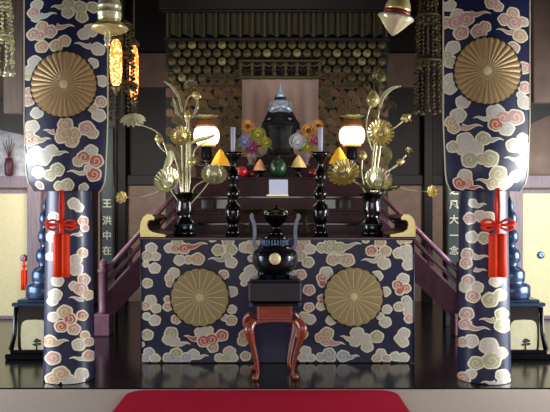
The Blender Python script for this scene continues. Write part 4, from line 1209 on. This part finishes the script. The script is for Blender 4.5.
m = MB(); m.tube([p, Vector((p.x, p.y, 4.25))], .006, 6); m.build('chain', M['olddim'], hr)

def yoraku(px, ytop, ybot, wpx, d, mt, label, lit=None, name='hanging_gilt_garland', n=7):
    s = d / F; top = P(px, ytop, d); bot = P(px, ybot, d); H = top.z - bot.z; R = wpx / 2 * s
    root = thing(name, bot, label, 'hanging ornament', 'gilt hanging garlands')
    m = MB(); m.tube([Vector((top.x, d, bot.z + .05)), Vector((top.x, d, 4.25))], .006, 6); m.build('hanging_cord', M['olddim'], root)
    for lv in range(3):
        z = top.z - H * (lv * .32)
        rr = R * (.65 + .17 * lv)
        m = MB(); m.lathe([(.01, .05), (rr * .5, .035), (rr, .0), (rr * 1.04, -.02), (rr * .9, -.015), (.01, .02)], (top.x, d, z), 20, 0, None, (1, 1), True, n, .06); m.build('gilt_tier', mt, root)
        for k in range(n):
            a = 2 * PI * (k + .5 * lv) / n; x, y = top.x + rr * .95 * math.cos(a), d + rr * .95 * math.sin(a)
            m = MB(); L = H * .34; nb = max(4, int(L / .035))
            for q in range(nb):
                zz = z - .02 - L * (q + .5) / nb
                if q % 3 == 2: m.box((x, y, zz), (.038, .006, .036), 0, Matrix.Rotation(a, 3, 'Z') @ Matrix.Rotation(PI / 4, 3, 'X'))
                else: m.ball((x, y, zz), .013, 0, 1, 1, 1, 6)
            m.tube([(x, y, z), (x, y, z - L)], .003, 4)
            m.lathe([(.004, .0), (.022, -.03), (.026, -.05), (.004, -.05)], (x, y, z - L + .01), 8)
            m.build('bead_strand', mt, root)
    return root
yoraku(122, 24, 118, 30, 6.3, M['olddim'], 'dark gold tiered bead garland around the glowing pierced lamp')
yoraku(428, -30, 112, 28, 6.3, M['olddim'], 'dark gold tiered bead garland beside the brocade banner with no lamp')
yoraku(4, -30, 72, 18, 5.4, M['goldpale'], 'pale gilt bead garland at the picture edge near the weathered post')
# gilt pendants, their emission paints in sunlight on the gold
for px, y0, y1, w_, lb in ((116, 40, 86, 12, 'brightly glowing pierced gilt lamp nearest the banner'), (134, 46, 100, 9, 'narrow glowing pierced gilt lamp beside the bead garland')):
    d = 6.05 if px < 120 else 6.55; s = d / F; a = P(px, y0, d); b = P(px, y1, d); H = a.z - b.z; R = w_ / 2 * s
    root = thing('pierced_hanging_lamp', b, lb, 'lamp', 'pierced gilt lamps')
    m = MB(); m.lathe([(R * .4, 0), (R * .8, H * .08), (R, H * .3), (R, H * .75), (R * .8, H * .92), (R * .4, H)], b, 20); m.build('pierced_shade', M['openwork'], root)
    m = MB(); m.lathe([(R * .5, 0), (R * 1.2, -.0), (R * 1.1, .03), (R * .3, .07), (.004, .1)], a, 20, 0, None, (1, 1), True, 6, .08)
    m.tube([a, Vector((a.x, a.y, 4.25))], .005, 6); m.build('lamp_cap', M['olddim'], root)
    m = MB(); m.lathe([(R * .6, .0), (R * .9, -.01), (R * .5, -.04), (.004, -.09)], b, 16); m.build('lamp_finial', M['oldbright'], root)

# ================================================================ LIGHTS, WORLD, CAMERA
def area(name, loc, target, sx, sy, e, col):
    l = bpy.data.lights.new(name, 'AREA'); l.shape = 'RECTANGLE'; l.size = sx; l.size_y = sy; l.energy = e; l.color = col
    o = bpy.data.objects.new(name, l); COL.objects.link(o); o.location = loc
    o.rotation_euler = (Vector(target) - Vector(loc)).to_track_quat('-Z', 'Y').to_euler(); return o
area('door_light_left', (-4.4, 4.3, 1.1), (-1, 5.0, .9), 2.2, 1.7, 165, (.88, .93, 1))
area('door_light_right', (4.4, 4.5, 1.15), (1, 5.0, 1.0), 2.2, 1.8, 270, (.92, .95, 1))
area('entrance_light', (0, -1.2, 1.7), (0, 6.0, 1.1), 4.5, 1.8, 80, (1, .97, .93))
area('inner_light', (0, 6.4, 4.0), (0, 7.6, 2.0), 1.6, .6, 5, (1, .85, .65))
for sx in (-1, 1):
    area('inner_side_light', (sx * 2.15, 6.7, 1.9), (sx * 1.55, 8.8, .9), .35, .9, 22, (1, .9, .85))
    area('corridor_light', (sx * 3.4, 5.8, 2.4), (sx * 3.1, 7.4, .8), .8, .8, 10, (1, .97, .9))
def spot(name, loc, target, e, ang, col):
    l = bpy.data.lights.new(name, 'SPOT'); l.energy = e; l.color = col; l.spot_size = math.radians(ang); l.spot_blend = .7; l.shadow_soft_size = .12
    o = bpy.data.objects.new(name, l); COL.objects.link(o); o.location = loc
    o.rotation_euler = (Vector(target) - Vector(loc)).to_track_quat('-Z', 'Y').to_euler(); return o
spot('sun_gap_right', (4.2, 4.2, 1.7), (1.72, 4.62, 1.42), 420, 13, (1, .98, .95))
spot('sun_gap_low_right', (4.2, 4.5, .9), (1.66, 4.75, .75), 170, 22, (.95, .97, 1))
spot('sun_gap_left', (-4.2, 4.1, 1.7), (-1.76, 4.62, 1.42), 240, 13, (.82, .9, 1))
spot('sun_gap_low_left', (-4.2, 4.5, .9), (-1.66, 4.75, .85), 110, 22, (.85, .92, 1))
W = bpy.data.worlds.new('World'); SC.world = W; W.use_nodes = True
bg = W.node_tree.nodes['Background']; bg.inputs[0].default_value = (.55, .62, .75, 1); bg.inputs[1].default_value = .22

cam = bpy.data.cameras.new('Camera'); co = bpy.data.objects.new('Camera', cam); COL.objects.link(co)
co.location = (0, 0, EYE); co.rotation_euler = (PI / 2, 0, 0)
cam.sensor_width = 36; cam.lens = 36 * F / 550; cam.clip_start = .05
SC.camera = co
SC.view_settings.view_transform = 'Standard'
SC.view_settings.look = 'None'
SC.view_settings.exposure = 0.0
for o in list(bpy.data.objects):
    if '_w' in o: del o['_w']
